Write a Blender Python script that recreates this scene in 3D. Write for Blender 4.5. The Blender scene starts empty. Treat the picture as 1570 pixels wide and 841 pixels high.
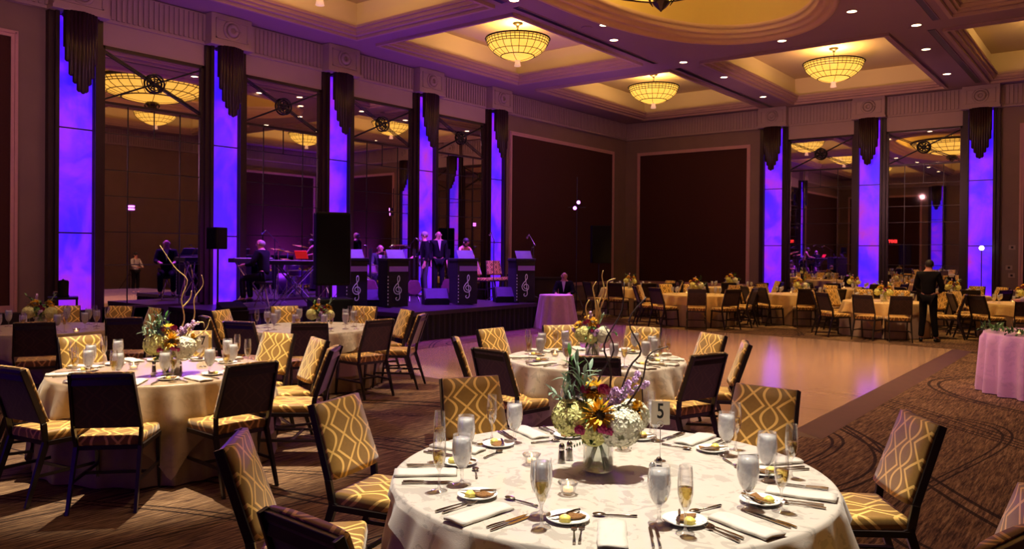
import bpy, bmesh, math, random
from mathutils import Vector, Matrix, noise
random.seed(7)
R = math.radians
sc = bpy.context.scene
col = sc.collection
PI = math.pi
# ------------------------------------------------------------------ camera
CAMH = 1.78
cd = bpy.data.cameras.new('camera'); cam = bpy.data.objects.new('camera', cd); col.objects.link(cam)
cd.sensor_width = 36; cd.lens = 36 * 1219.4 / 1570; cd.shift_y = -27.3 / 1570
cd.clip_end = 300; cd.clip_start = .05
cam.matrix_world = Matrix.Translation((0, 0, CAMH)) @ Matrix.Rotation(R(38.06), 4, 'Z') @ Matrix.Rotation(R(90 - .36), 4, 'X') @ Matrix.Rotation(R(.473), 4, 'Z')
sc.camera = cam
def ray(px, py):
    d = cam.matrix_world.to_3x3() @ Vector(((px - 785) / 1219.4, -(py - 393.2) / 1219.4, -1))
    return d
def atz(px, py, z):
    d = ray(px, py); t = (z - CAMH) / d.z
    return Vector((d.x * t, d.y * t, z))
def atd(px, fd, z):      # point at depth fd on column px, height z
    d = ray(px, 393); return Vector((d.x * fd, d.y * fd, z))
# ------------------------------------------------------------------ tags
def tag(o, label=None, cat=None, group=None, kind=None):
    if label: o['label'] = label
    if cat: o['category'] = cat
    if group: o['group'] = group
    if kind: o['kind'] = kind
    return o
def empty(name, loc=(0, 0, 0), rz=0, label=None, cat=None, group=None):
    o = bpy.data.objects.new(name, None); col.objects.link(o); o.empty_display_size = .1
    o.location = loc; o.rotation_euler = (0, 0, rz)
    return tag(o, label, cat, group)
KIDS = {}
def link(o, parent):
    if parent is not None:
        o.parent = parent; KIDS.setdefault(parent.name, []).append(o)
def copy_tree(o, parent=None):
    c = o.copy(); col.objects.link(c)
    for k in ('label', 'group'):
        if parent is None and k in c: del c[k]
    if parent is not None: link(c, parent)
    for ch in list(KIDS.get(o.name, [])): copy_tree(ch, c)
    return c
# ------------------------------------------------------------------ shader helper
class X:
    def __init__(s, nt, sock): s.nt = nt; s.s = sock
    def _m(s, op, *a):
        n = s.nt.nodes.new('ShaderNodeMath'); n.operation = op
        for i, v in enumerate((s,) + a):
            if isinstance(v, X): s.nt.links.new(v.s, n.inputs[i])
            else: n.inputs[i].default_value = v
        return X(s.nt, n.outputs[0])
    def __add__(s, o): return s._m('ADD', o)
    def __sub__(s, o): return s._m('SUBTRACT', o)
    def __mul__(s, o): return s._m('MULTIPLY', o)
    def __truediv__(s, o): return s._m('DIVIDE', o)
    __radd__ = __add__; __rmul__ = __mul__
    def sin(s): return s._m('SINE')
    def abs(s): return s._m('ABSOLUTE')
    def fract(s): return s._m('FRACT')
    def lt(s, o): return s._m('LESS_THAN', o)
    def gt(s, o): return s._m('GREATER_THAN', o)
    def mx(s, o): return s._m('MAXIMUM', o)
    def mn(s, o): return s._m('MINIMUM', o)
    def sqrt(s): return s._m('SQRT')
def newmat(name):
    m = bpy.data.materials.new(name); m.use_nodes = True
    nt = m.node_tree; b = nt.nodes['Principled BSDF']
    return m, nt, b
def coords(nt, which='Object'):
    tc = nt.nodes.new('ShaderNodeTexCoord'); sp = nt.nodes.new('ShaderNodeSeparateXYZ')
    nt.links.new(tc.outputs[which], sp.inputs[0])
    return [X(nt, sp.outputs[i]) for i in range(3)], tc.outputs[which]
def geo_pos(nt):
    g = nt.nodes.new('ShaderNodeNewGeometry'); sp = nt.nodes.new('ShaderNodeSeparateXYZ')
    nt.links.new(g.outputs['Position'], sp.inputs[0])
    return [X(nt, sp.outputs[i]) for i in range(3)], g.outputs['Position']
def nz(nt, vec, scale, detail=3, rough=.5, dist=0, stretch=None):
    n = nt.nodes.new('ShaderNodeTexNoise'); n.inputs['Scale'].default_value = scale
    n.inputs['Detail'].default_value = detail; n.inputs['Roughness'].default_value = rough
    n.inputs['Distortion'].default_value = dist
    if stretch:
        mp = nt.nodes.new('ShaderNodeMapping'); mp.inputs['Scale'].default_value = stretch
        nt.links.new(vec, mp.inputs[0]); vec = mp.outputs[0]
    nt.links.new(vec, n.inputs['Vector'])
    return X(nt, n.outputs['Fac'])
def mixc(nt, fac, a, b):
    n = nt.nodes.new('ShaderNodeMix'); n.data_type = 'RGBA'
    def put(i, v):
        if isinstance(v, X): nt.links.new(v.s, n.inputs[i])
        elif hasattr(v, 'is_output'): nt.links.new(v, n.inputs[i])
        elif isinstance(v, (int, float)): n.inputs[i].default_value = v
        else: n.inputs[i].default_value = (*v, 1)
    put(0, fac); put(6, a); put(7, b)
    return n.outputs[2]
def ramp(nt, fac, stops):
    n = nt.nodes.new('ShaderNodeValToRGB'); nt.links.new(fac.s, n.inputs[0])
    e = n.color_ramp.elements
    while len(e) < len(stops): e.new(.5)
    for i, (p, c) in enumerate(stops): e[i].position = p; e[i].color = (*c, 1)
    return n.outputs[0]
def bump(nt, b, h, strength=.3, dist=.01):
    n = nt.nodes.new('ShaderNodeBump'); n.inputs['Strength'].default_value = strength; n.inputs['Distance'].default_value = dist
    nt.links.new(h.s, n.inputs['Height']); nt.links.new(n.outputs[0], b.inputs['Normal'])
M = {}
def simple(key, c, rough=.6, metal=0, spec=.5, var=.15, scale=8, emit=None, es=0, bmp=0, alpha=None, which='Object'):
    m, nt, b = newmat(key)
    _, v = coords(nt, which)
    f = nz(nt, v, scale, 4)
    a = [max(0, x * (1 - var)) for x in c]; d = [min(1, x * (1 + var)) for x in c]
    nt.links.new(mixc(nt, f, a, d), b.inputs['Base Color'])
    b.inputs['Roughness'].default_value = rough; b.inputs['Metallic'].default_value = metal
    b.inputs['Specular IOR Level'].default_value = spec
    if emit: b.inputs['Emission Color'].default_value = (*emit, 1); b.inputs['Emission Strength'].default_value = es
    if bmp: bump(nt, b, nz(nt, v, scale * 12, 3), bmp, .003)
    M[key] = m; return m
simple('wall', (.24, .17, .15), .85, var=.12, scale=2)
simple('frieze', (.42, .32, .31), .75, var=.08, scale=2)
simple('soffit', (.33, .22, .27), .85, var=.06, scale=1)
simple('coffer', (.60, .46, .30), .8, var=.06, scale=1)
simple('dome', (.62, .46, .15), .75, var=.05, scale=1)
simple('cornice', (.48, .33, .30), .7, var=.08, scale=2)
simple('domecornice', (.66, .46, .28), .6, var=.08, scale=2)
simple('panel', (.048, .011, .009), .9, var=.25, scale=40)
simple('panelframe', (.62, .36, .36), .6, var=.1)
simple('darkwood', (.026, .010, .012), .35, var=.3, scale=6)
simple('plinth', (.02, .014, .016), .5, var=.2)
simple('blackmetal', (.012, .011, .012), .35, spec=.5, var=.2)
simple('bronze', (.05, .035, .02), .4, metal=.7, var=.2)
simple('chairmetal', (.018, .013, .012), .28, var=.25)
simple('blackcloth', (.008, .007, .009), .9, var=.3, scale=20)
simple('suit', (.006, .006, .009), .9, spec=.15, var=.3, scale=20)
simple('greysuit', (.03, .03, .05), .8, var=.3, scale=20)
simple('whiteshirt', (.4, .36, .38), .8, var=.1)
simple('skin', (.55, .27, .2), .55, var=.08)
simple('hairdark', (.01, .008, .008), .6, var=.3)
simple('hairgrey', (.25, .2, .2), .7, var=.2)
simple('shoe', (.006, .006, .006), .3)
simple('plate', (.82, .82, .80), .15, var=.03)
simple('cracker', (.30, .14, .04), .85, var=.9, scale=220, bmp=.8)
simple('butter', (.88, .74, .16), .45, var=.06, scale=30)
simple('silver', (.33, .29, .26), .17, metal=1, var=.1)
simple('card', (.85, .78, .66), .6, var=.02)
simple('ink', (.01, .01, .01), .6)
simple('wax', (.9, .8, .6), .4, emit=(1, .55, .2), es=1.2)
simple('flame', (1, .6, .2), .4, emit=(1, .5, .12), es=14)
simple('stemgreen', (.10, .2, .04), .5, var=.3, scale=30)
simple('leaf', (.035, .14, .02), .4, var=.5, scale=30)
simple('palelleaf', (.22, .33, .24), .5, var=.3, scale=30)
simple('hydrangea', (.84, .84, .34), .7, var=.18, scale=40)
simple('whiteflower', (.9, .9, .72), .7, var=.12, scale=40)
simple('sunpetal', (.95, .48, .02), .5, var=.25, scale=40)
simple('sundisc', (.03, .015, .006), .8, var=.5, scale=100)
simple('magenta', (.33, .004, .10), .5, var=.4, scale=40)
simple('lilac', (.66, .42, .74), .6, var=.3, scale=40)
simple('willow', (.80, .58, .22), .5, var=.3, scale=20)
simple('willowdark', (.05, .03, .025), .5, var=.3, scale=20)
simple('speaker', (.005, .005, .007), .6, spec=.15, var=.2)
simple('grille', (.004, .004, .006), .8, spec=.1, var=.3, scale=200)
simple('chrome', (.7, .7, .75), .15, metal=1, var=.05)
simple('drumshell', (.35, .12, .42), .3, metal=.3, var=.2)
simple('drumhead', (.6, .55, .65), .5, var=.05)
simple('brass', (.7, .45, .15), .25, metal=1)
simple('redlit_sheet', (.7, .02, .02), .6, emit=(1, .02, .02), es=.3)  # red glow stands in for red light falling on the book
simple('banner', (.12, .05, .2), .7, emit=(.4, .08, .7), es=.08)
simple('clef', (.55, .5, .6), .6, emit=(.6, .5, .8), es=.05)
simple('keys', (.7, .65, .75), .4)
simple('wedgegrille', (.05, .03, .08), .8, spec=.1)
simple('guitar', (.16, .05, .10), .25, var=.3)
simple('downlight', (1, .9, .7), .4, emit=(1, .72, .38), es=9)
simple('ledpurple', (1, .5, 1), .4, emit=(.8, .16, 1), es=7)
simple('ledwhite', (1, .9, .9), .4, emit=(1, .8, .95), es=6)
simple('exitred', (1, .05, .05), .5, emit=(1, .03, .03), es=4)
simple('plateplastic', (.4, .3, .26), .5)
simple('salt', (.6, .58, .55), .5, var=.1)
simple('pepper', (.1, .07, .05), .7, var=.4, scale=200)
simple('wine', (.82, .66, .25), .08, var=.1)
simple('sheet', (.12, .12, .16), .7)
simple('ramp_edge', (.09, .04, .025), .5, var=.3, scale=5)
simple('stagefloor', (.03, .02, .03), .3, var=.3, scale=4)
simple('bardark', (.02, .012, .012), .5, var=.3)
simple('dress', (.6, .55, .7), .6)
# mirror
m, nt, b = newmat('mirror'); M['mirror'] = m
b.inputs['Base Color'].default_value = (.74, .66, .66, 1); b.inputs['Metallic'].default_value = 1; b.inputs['Roughness'].default_value = .015
_, v = coords(nt); bump(nt, b, nz(nt, v, .6, 1), .012, .02)
# blue backlit stone
m, nt, b = newmat('blue_panel'); M['blue_panel'] = m
(px_, py_, pz_), v = geo_pos(nt)
f = nz(nt, v, 1.1, 4, .6, .4, (1, 1, .8)); f2 = nz(nt, v, 6, 4, .6, .3, (1, 1, 5))
c1 = ramp(nt, f, [(.36, (.03, .005, 1)), (.46, (.10, .008, 1)), (.58, (.25, .015, .92)), (.70, (.38, .02, .55))])
c2 = mixc(nt, f2, (.55, .55, .6), (1.0, 1.0, 1.0))
mm = nt.nodes.new('ShaderNodeMix'); mm.data_type = 'RGBA'; mm.blend_type = 'MULTIPLY'; mm.inputs[0].default_value = .55
nt.links.new(c1, mm.inputs[6]); nt.links.new(c2, mm.inputs[7])
b.inputs['Base Color'].default_value = (.15, .08, .3, 1); b.inputs['Roughness'].default_value = .35
nt.links.new(mm.outputs[2], b.inputs['Emission Color']); b.inputs['Emission Strength'].default_value = 1.12
# chandelier glass
m, nt, b = newmat('lampglass'); M['lampglass'] = m
_, v = coords(nt); f = nz(nt, v, 5, 3)
nt.links.new(mixc(nt, f, (1, .44, .045), (1, .60, .10)), b.inputs['Emission Color'])
b.inputs['Base Color'].default_value = (.4, .2, .05, 1); b.inputs['Emission Strength'].default_value = 1.3; b.inputs['Roughness'].default_value = .4
simple('finial', (.8, .5, .35), .4, emit=(1, .55, .3), es=.6)
# carpet
m, nt, b = newmat('carpet'); M['carpet'] = m
(gx, gy, gz), v = geo_pos(nt)
st = nz(nt, v, 1, 4, .7, .2, (48, 3.2, 1)); st2 = nz(nt, v, 1, 3, .6, 0, (110, 10, 1)); pt = nz(nt, v, .8, 2)
s = st * .6 + st2 * .25 + pt * .15
base = ramp(nt, s, [(.38, (.022, .011, .008)), (.46, (.08, .045, .030)), (.54, (.17, .10, .055)), (.64, (.30, .20, .125))])
w1 = gy * .62 + (gx * .7 + 1.1).sin() * .9 + (gy * .5 + gx * .2).sin() * .6
w2 = gx * .42 + (gy * .6 + .4).sin() * 1.0 + (gx * .8 + gy * .25).sin() * .4
w3 = (gx * .35 + gy * .38) + (gx * .9 + gy * -.7).sin() * .8
def dbl(w, wd=.011, gap=.07):
    a = (w.fract() - .5).abs(); c_ = ((w + gap).fract() - .5).abs()
    return a.lt(wd).mx(c_.lt(wd))
lines = dbl(w1).mx(dbl(w2, .010, .06)).mx(dbl(w3, .009, .06))
nt.links.new(mixc(nt, lines * .85, base, (.010, .006, .007)), b.inputs['Base Color'])
b.inputs['Roughness'].default_value = .95; b.inputs['Specular IOR Level'].default_value = .1
bump(nt, b, st2, .4, .01)
# dance floor
m, nt, b = newmat('dance_floor'); M['dance_floor'] = m
(gx, gy, gz), v = geo_pos(nt)
f = nz(nt, v, 1, 4, .6, .3, (3, 14, 1)); big = nz(nt, v, .9, 2)
seam = (((gx + 2.65) / 1.22).fract() - .5).abs().gt(.4955).mx((((gy - 7.98) / 1.22).fract() - .5).abs().gt(.4965))
c = mixc(nt, f * .6 + big * .4, (.50, .315, .20), (.66, .44, .29))
nt.links.new(mixc(nt, seam * .75, c, (.12, .06, .03)), b.inputs['Base Color'])
nt.links.new((f * .1 + .12).s, b.inputs['Roughness']); b.inputs['Specular IOR Level'].default_value = 1.0; b.inputs['Coat Weight'].default_value = .5; b.inputs['Coat Roughness'].default_value = .13; b.inputs['Coat IOR'].default_value = 1.8
# fabrics
def fabric(key, ca, cb, lc, mixf=1.0):
    m, nt, b = newmat(key); M[key] = m
    (x, y, z), v = coords(nt)
    vv = z * 1.05 - y
    P_, L_ = .245, .19
    pu = ((x / P_ + .75).fract() - .5).abs(); qu = ((x / P_ + .25).fract() - .5).abs()
    sn = (vv * (PI / L_)).sin().abs()
    tr = ((vv / L_).fract() * 2 - 1).abs()
    l1 = (pu - sn * .21).abs().lt(.036); l2 = (qu - tr * .32).abs().lt(.040)
    ln = l1.mx(l2)
    f = nz(nt, v, 60, 3)
    base = mixc(nt, f, ca, cb)
    nt.links.new(mixc(nt, ln * mixf, base, lc), b.inputs['Base Color'])
    b.inputs['Roughness'].default_value = .55; b.inputs['Sheen Weight'].default_value = .3
    bump(nt, b, nz(nt, v, 400, 2), .3, .002)
fabric('chair_fabric', (.21, .105, .010), (.30, .155, .018), (.84, .52, .13))
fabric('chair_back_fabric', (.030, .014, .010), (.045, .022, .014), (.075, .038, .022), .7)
# table linen
def linen(key, c, c2, rough=.6, damask=True):
    m, nt, b = newmat(key); M[key] = m
    _, v = coords(nt)
    f = nz(nt, v, 9, 3, .5, 1.6)
    g = f.gt(.56)
    nt.links.new(mixc(nt, g * .55 + f * .3, c, c2), b.inputs['Base Color'])
    b.inputs['Roughness'].default_value = rough; b.inputs['Sheen Weight'].default_value = .2
    bump(nt, b, nz(nt, v, 300, 2) + f, .25, .003)
linen('cloth_top', (.52, .475, .415), (.31, .285, .25))
linen('cloth_under', (.24, .15, .11), (.20, .13, .10), .42)
linen('cloth_satin_shade', (.36, .26, .165), (.29, .21, .13), .38)  # tan albedo carries the drop's shade; spotlight raised to whiten the top
linen('cloth_gold', (.66, .47, .20), (.55, .38, .15), .5)
linen('cloth_shade_mauve', (.26, .12, .17), (.22, .10, .15), .5)  # mauve puts the drop's shade and purple light into the cloth colour
linen('napkin', (.62, .58, .52), (.55, .52, .47))
linen('skirtpink', (.60, .42, .46), (.50, .36, .40))
linen('pedestalcloth', (.45, .33, .24), (.40, .30, .22))
# glass
def thinglass(key, tint, gl=.5, a0=.06):
    m = bpy.data.materials.new(key); m.use_nodes = True; nt = m.node_tree; nt.nodes.clear(); M[key] = m
    o = nt.nodes.new('ShaderNodeOutputMaterial'); mx_ = nt.nodes.new('ShaderNodeMixShader')
    t = nt.nodes.new('ShaderNodeBsdfTransparent'); t.inputs[0].default_value = (*tint, 1)
    g = nt.nodes.new('ShaderNodeBsdfGlossy'); g.inputs['Roughness'].default_value = .06; g.inputs[0].default_value = (1, 1, 1, 1)
    lw = nt.nodes.new('ShaderNodeLayerWeight'); lw.inputs[0].default_value = gl
    f = X(nt, lw.outputs['Facing']) * .8 + a0
    nt.links.new(f.s, mx_.inputs[0]); nt.links.new(t.outputs[0], mx_.inputs[1]); nt.links.new(g.outputs[0], mx_.inputs[2]); nt.links.new(mx_.outputs[0], o.inputs[0])
thinglass('glass', (.97, .97, .98))
thinglass('vaseglass', (.95, .98, .95), .5, .04)
thinglass('winefill', (.86, .74, .36), .5, .08)
m = bpy.data.materials.new('icewater'); m.use_nodes = True; nt = m.node_tree; nt.nodes.clear(); M['icewater'] = m
o = nt.nodes.new('ShaderNodeOutputMaterial'); mx_ = nt.nodes.new('ShaderNodeMixShader'); b = nt.nodes.new('ShaderNodeBsdfPrincipled')
t = nt.nodes.new('ShaderNodeBsdfTranslucent'); t.inputs[0].default_value = (.92, .93, .97, 1)
_, v = coords(nt); f = nz(nt, v, 45, 3, .6, .6)
nt.links.new(ramp(nt, f, [(.35, (.60, .61, .62)), (.5, (.80, .81, .80)), (.65, (.98, .98, .95))]), b.inputs['Base Color'])
b.inputs['Roughness'].default_value = .2; b.inputs['Subsurface Weight'].default_value = 0
mx_.inputs[0].default_value = .55
nt.links.new(t.outputs[0], mx_.inputs[1]); nt.links.new(b.outputs[0], mx_.inputs[2]); nt.links.new(mx_.outputs[0], o.inputs[0])
# ------------------------------------------------------------------ mesh builder
class MB:
    def __init__(s): s.v = []; s.f = []; s.m = []; s.mi = 0
    def add(s, vs, fs):
        o = len(s.v); s.v += [tuple(p) for p in vs]
        for f in fs: s.f.append([o + i for i in f]); s.m.append(s.mi)
        return s
    def box(s, x0, y0, z0, x1, y1, z1):
        vs = [(x, y, z) for z in (z0, z1) for y in (y0, y1) for x in (x0, x1)]
        return s.add(vs, [(0, 2, 3, 1), (4, 5, 7, 6), (0, 1, 5, 4), (2, 6, 7, 3), (0, 4, 6, 2), (1, 3, 7, 5)])
    def boxm(s, mat, sx, sy, sz):
        vs = [mat @ Vector((x * sx / 2, y * sy / 2, z * sz / 2)) for z in (-1, 1) for y in (-1, 1) for x in (-1, 1)]
        return s.add(vs, [(0, 2, 3, 1), (4, 5, 7, 6), (0, 1, 5, 4), (2, 6, 7, 3), (0, 4, 6, 2), (1, 3, 7, 5)])
    def tube(s, pts, r, n=8, cap=True, flat=1.0):
        pts = [Vector(p) for p in pts]; N = len(pts)
        rs = r if isinstance(r, (list, tuple)) else [r] * N
        o = len(s.v); prev = None
        for i, p in enumerate(pts):
            d = (pts[min(i + 1, N - 1)] - pts[max(i - 1, 0)]).normalized()
            if prev is None:
                a = d.orthogonal().normalized() if abs(d.x) > .99 else d.cross(Vector((1, 0, 0))).normalized()
            else: a = (prev - d * prev.dot(d)).normalized()
            prev = a; b_ = d.cross(a)
            for k in range(n):
                t = 2 * PI * k / n + PI / n
                s.v.append(tuple(p + a * (math.cos(t) * rs[i] * flat) + b_ * (math.sin(t) * rs[i])))
        for i in range(N - 1):
            for k in range(n):
                k2 = (k + 1) % n
                s.f.append([o + i * n + k, o + i * n + k2, o + (i + 1) * n + k2, o + (i + 1) * n + k]); s.m.append(s.mi)
        if cap:
            s.f.append([o + k for k in range(n)][::-1]); s.m.append(s.mi)
            s.f.append([o + (N - 1) * n + k for k in range(n)]); s.m.append(s.mi)
        return s
    def lathe(s, prof, n=24, c=(0, 0, 0), closed=False, mod=None):
        o = len(s.v); c = Vector(c)
        for (r, z) in prof:
            for k in range(n):
                t = 2 * PI * k / n; rr = r * (mod(t, z) if mod else 1)
                s.v.append((c.x + rr * math.cos(t), c.y + rr * math.sin(t), c.z + z))
        for i in range(len(prof) - 1):
            for k in range(n):
                k2 = (k + 1) % n
                s.f.append([o + i * n + k, o + i * n + k2, o + (i + 1) * n + k2, o + (i + 1) * n + k]); s.m.append(s.mi)
        return s
    def sphere(s, c, r, n=12, m_=8, sc_=(1, 1, 1), mat=None):
        prof = [(max(1e-4, math.sin(PI * i / m_)), -math.cos(PI * i / m_)) for i in range(m_ + 1)]
        o = len(s.v); s.lathe([(a, b_) for a, b_ in prof], n)
        for i in range(o, len(s.v)):
            p = Vector(s.v[i]) ; p = Vector((p.x * r * sc_[0], p.y * r * sc_[1], p.z * r * sc_[2]))
            if mat is not None: p = mat @ p
            s.v[i] = tuple(p + Vector(c))
        return s
    def prism(s, poly, a, b_, axis=2, T=None):   # extrude 2D poly from a to b along axis
        n = len(poly)
        def mk(p, h):
            q = [p[0], p[1]]; q.insert(axis, h); q = Vector(q); return tuple(T @ q if T else q)
        return s.add([mk(p, a) for p in poly] + [mk(p, b_) for p in poly],
                     [list(range(n))[::-1], [n + i for i in range(n)]] + [[i, (i + 1) % n, n + (i + 1) % n, n + i] for i in range(n)])
    def build(s, name, mats, parent=None, smooth=False, bevel=0, subd=0, solid=0):
        me = bpy.data.meshes.new(name); me.from_pydata(s.v, [], s.f)
        if not isinstance(mats, (list, tuple)): mats = [mats]
        for m_ in mats: me.materials.append(M[m_])
        for p, i in zip(me.polygons, s.m): p.material_index = i; p.use_smooth = smooth
        bm = bmesh.new(); bm.from_mesh(me); bmesh.ops.recalc_face_normals(bm, faces=bm.faces)
        if bevel:
            bmesh.ops.remove_doubles(bm, verts=bm.verts, dist=1e-5)
            bmesh.ops.bevel(bm, geom=[e for e in bm.edges if e.calc_face_angle(0) > .6], offset=bevel, segments=2, affect='EDGES', profile=.5)
        bm.to_mesh(me); bm.free()
        o = bpy.data.objects.new(name, me); col.objects.link(o)
        if subd: md = o.modifiers.new('s', 'SUBSURF'); md.levels = subd; md.render_levels = subd
        if solid: md = o.modifiers.new('t', 'SOLIDIFY'); md.thickness = solid
        link(o, parent); return o
def struct(mb, name, mats, parent=None, **k):
    o = mb.build(name, mats, parent, **k)
    if parent is None: o['kind'] = 'structure'
    return o
def text_mesh(name, s, size, mat, parent, T, extrude=.001, bold=0):
    cu = bpy.data.curves.new(name, 'FONT'); cu.body = s; cu.size = size; cu.extrude = extrude; cu.offset = bold
    cu.align_x = 'CENTER'; cu.align_y = 'CENTER'
    t = bpy.data.objects.new('tmp', cu); col.objects.link(t)
    me = bpy.data.meshes.new_from_object(t.evaluated_get(bpy.context.evaluated_depsgraph_get()))
    bpy.data.objects.remove(t); me.transform(T); me.materials.clear(); me.materials.append(M[mat])
    o = bpy.data.objects.new(name, me); col.objects.link(o); link(o, parent); return o
# ================================================================== ROOM
WX0, WX1, WY0, WY1 = -16.2, 2.35, -1.6, 28.1
CZ, RZ = 6.95, 7.75
FB, FT, MB_ = 6.30, 6.93, 5.80           # frieze bottom/top, mirror top
g = MB(); g.box(WX0 - .3, WY0 - .3, -.1, WX1 + .3, WY1 + .3, 0); struct(g, 'floor', 'carpet')
# coffers
cof = [(-14.9, 13.65, -10.75, 19.25), (-14.95, 20.45, -10.45, 27.3), (-9.2, 20.1, -4.66, 27.35), (-14.9, 7.25, -10.75, 12.85),
       (-3.11, 13.65, 1.04, 19.25), (-3.41, 20.45, 1.09, 27.3), (-3.11, 7.25, 1.04, 12.85),
       (-14.95, -.8, -10.45, 6.05), (-9.2, -.85, -4.66, 6.4), (-3.41, -.8, 1.09, 6.05)]
OC = (-6.93, 13.25); OA, OB = 2.5, 5.4
def ell(a, b_, n=72, c=OC, ex=.9):
    r = []
    for k in range(n):
        t = 2 * PI * k / n; ct, st = math.cos(t), math.sin(t)
        r.append((c[0] + a * math.copysign(abs(ct) ** ex, ct), c[1] + b_ * math.copysign(abs(st) ** ex, st)))
    return r
bm = bmesh.new()
def loop(pts, z=CZ):
    vs = [bm.verts.new((p[0], p[1], z)) for p in pts]; return [bm.edges.new((vs[i], vs[(i + 1) % len(vs)])) for i in range(len(vs))]
ed = loop([(WX0, WY0), (WX1, WY0), (WX1, WY1), (WX0, WY1)])
for c in cof: ed += loop([(c[0], c[1]), (c[2], c[1]), (c[2], c[3]), (c[0], c[3])])
ed += loop(ell(OA, OB))
bmesh.ops.triangle_fill(bm, use_beauty=True, edges=ed, normal=(0, 0, -1))
def inside(p):
    if any(c[0] < p.x < c[2] and c[1] < p.y < c[3] for c in cof): return True
    return ((p.x - OC[0]) / OA) ** 2 + ((p.y - OC[1]) / OB) ** 2 < .9
bmesh.ops.delete(bm, geom=[f for f in bm.faces if inside(f.calc_center_median())], context='FACES')
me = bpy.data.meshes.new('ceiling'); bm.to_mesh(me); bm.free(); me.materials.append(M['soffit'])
ceil = bpy.data.objects.new('ceiling', me); col.objects.link(ceil); ceil['kind'] = 'structure'
for i, c in enumerate(cof):
    g = MB(); z0, z1 = CZ, RZ; x0, y0, x1, y1 = c; w = .32
    g.add([(x0, y0, z0), (x1, y0, z0), (x1, y1, z0), (x0, y1, z0), (x0, y0, z1), (x1, y0, z1), (x1, y1, z1), (x0, y1, z1)],
          [(0, 1, 5, 4), (1, 2, 6, 5), (2, 3, 7, 6), (3, 0, 4, 7), (4, 5, 6, 7)])
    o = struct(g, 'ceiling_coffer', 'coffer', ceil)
    g = MB()
    for (d, za, zb, ins) in ((0, z0 - .07, z0, -.02), (.0, z0, z0 + .06, .09), (0, z0 + .06, z0 + .14, .15), (0, z0 + .14, z0 + .20, .20)):
        a, b2 = ins, -.10 if za < z0 else 0
        X0, Y0, X1, Y1 = x0 + b2, y0 + b2, x1 - b2, y1 - b2; xi0, yi0, xi1, yi1 = x0 + a, y0 + a, x1 - a, y1 - a
        for (A, B, C_, D) in ((X0, Y0, X1, yi0), (X0, yi1, X1, Y1), (X0, yi0, xi0, yi1), (xi1, yi0, X1, yi1)): g.box(A, B, za, C_, D, zb)
    struct(g, 'coffer_cornice', 'cornice', ceil)
# oval dome
g = MB()
prof = [(1.07, CZ), (1.065, CZ - .05), (1.04, CZ - .10), (1.015, CZ - .10), (1.005, CZ - .05), (.995, CZ + .03), (.97, CZ - .01), (.95, CZ + .03), (.945, CZ + .12), (.92, CZ + .08), (.90, CZ + .12), (.895, CZ + .22), (.885, CZ + .18), (.875, CZ + .28)]
prof2 = [(.875, CZ + .28), (.86, CZ + .75), (.80, CZ + 1.05), (.6, CZ + 1.3), (.3, CZ + 1.4), (.01, CZ + 1.42)]
def oval(prof):
    g = MB(); n = 96; vs = []; fs = []
    for (k, z) in prof:
        a = OA * k if k > .87 else OA * k; b_ = OB - (OA - a) if k > .5 else OB * k * .99
        vs += [(p[0], p[1], z) for p in ell(a, b_, n)]
    for i in range(len(prof) - 1):
        for k in range(n): fs.append((i * n + k, i * n + (k + 1) % n, (i + 1) * n + (k + 1) % n, (i + 1) * n + k))
    return g.add(vs, fs)
struct(oval(prof), 'oval_cornice', 'domecornice', ceil, smooth=True)
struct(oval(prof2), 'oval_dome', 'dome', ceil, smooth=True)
# walls
T_ = .2
wl = struct(MB().box(WX0 - T_, WY0 - T_, 0, WX0, WY1 + T_, 8.6), 'wall_left', 'wall')
wf = struct(MB().box(WX0, WY1, 0, WX1, WY1 + T_, 8.6), 'wall_far', 'wall')
wr = struct(MB().box(WX1, WY0 - T_, 0, WX1 + T_, WY1 + T_, 8.6), 'wall_right', 'wall')
wb = struct(MB().box(WX0, WY0 - T_, 0, WX1, WY0, 8.6), 'wall_back', 'wall')
# wall frames: local (u along wall, d out of wall, z)
def TL(): return Matrix(((0, 1, 0, WX0), (1, 0, 0, 0), (0, 0, 1, 0), (0, 0, 0, 1)))     # u->Y, d->+X
def TF(): return Matrix(((1, 0, 0, 0), (0, -1, 0, WY1), (0, 0, 1, 0), (0, 0, 0, 1)))    # u->X, d->-Y
def TRt(): return Matrix(((0, -1, 0, WX1), (1, 0, 0, 0), (0, 0, 1, 0), (0, 0, 0, 1)))
def TB(): return Matrix(((1, 0, 0, 0), (0, 1, 0, WY0), (0, 0, 1, 0), (0, 0, 0, 1)))
def xf(g, T): g.v = [tuple(T @ Vector(p)) for p in g.v]; return g
def frieze(T, u0, u1, parent):
    g = MB(); g.box(u0, 0, FB, u1, .10, FT); 
    u = u0
    while u < u1 - .05: g.box(u, .10, FB + .03, u + .055, .135, FT - .03); u += .11
    g.box(u0, 0, FB - .04, u1, .13, FB + .01)
    struct(xf(g, T), 'wall_frieze', 'frieze', parent)
    g = MB(); g.box(u0, 0, MB_, u1, .07, FB - .04); struct(xf(g, T), 'wall_fascia', 'frieze', parent)
def frieze_plain(T, u0, u1, parent):
    g = MB(); g.box(u0, 0, FB, u1, .10, FT); u = u0
    while u < u1 - .05: g.box(u, .10, FB + .03, u + .055, .135, FT - .03); u += .11
    g.box(u0, 0, FB - .04, u1, .13, FB + .01)
    struct(xf(g, T), 'wall_frieze', 'frieze', parent)
LC = [6.88, 10.08, 13.28, 16.48, 19.68]; FC = [-10.13, -6.93, -3.73]
frieze(TL(), LC[0], LC[4], wl); frieze_plain(TL(), WY0, LC[0], wl); frieze_plain(TL(), LC[4], WY1 - .14, wl)
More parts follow.
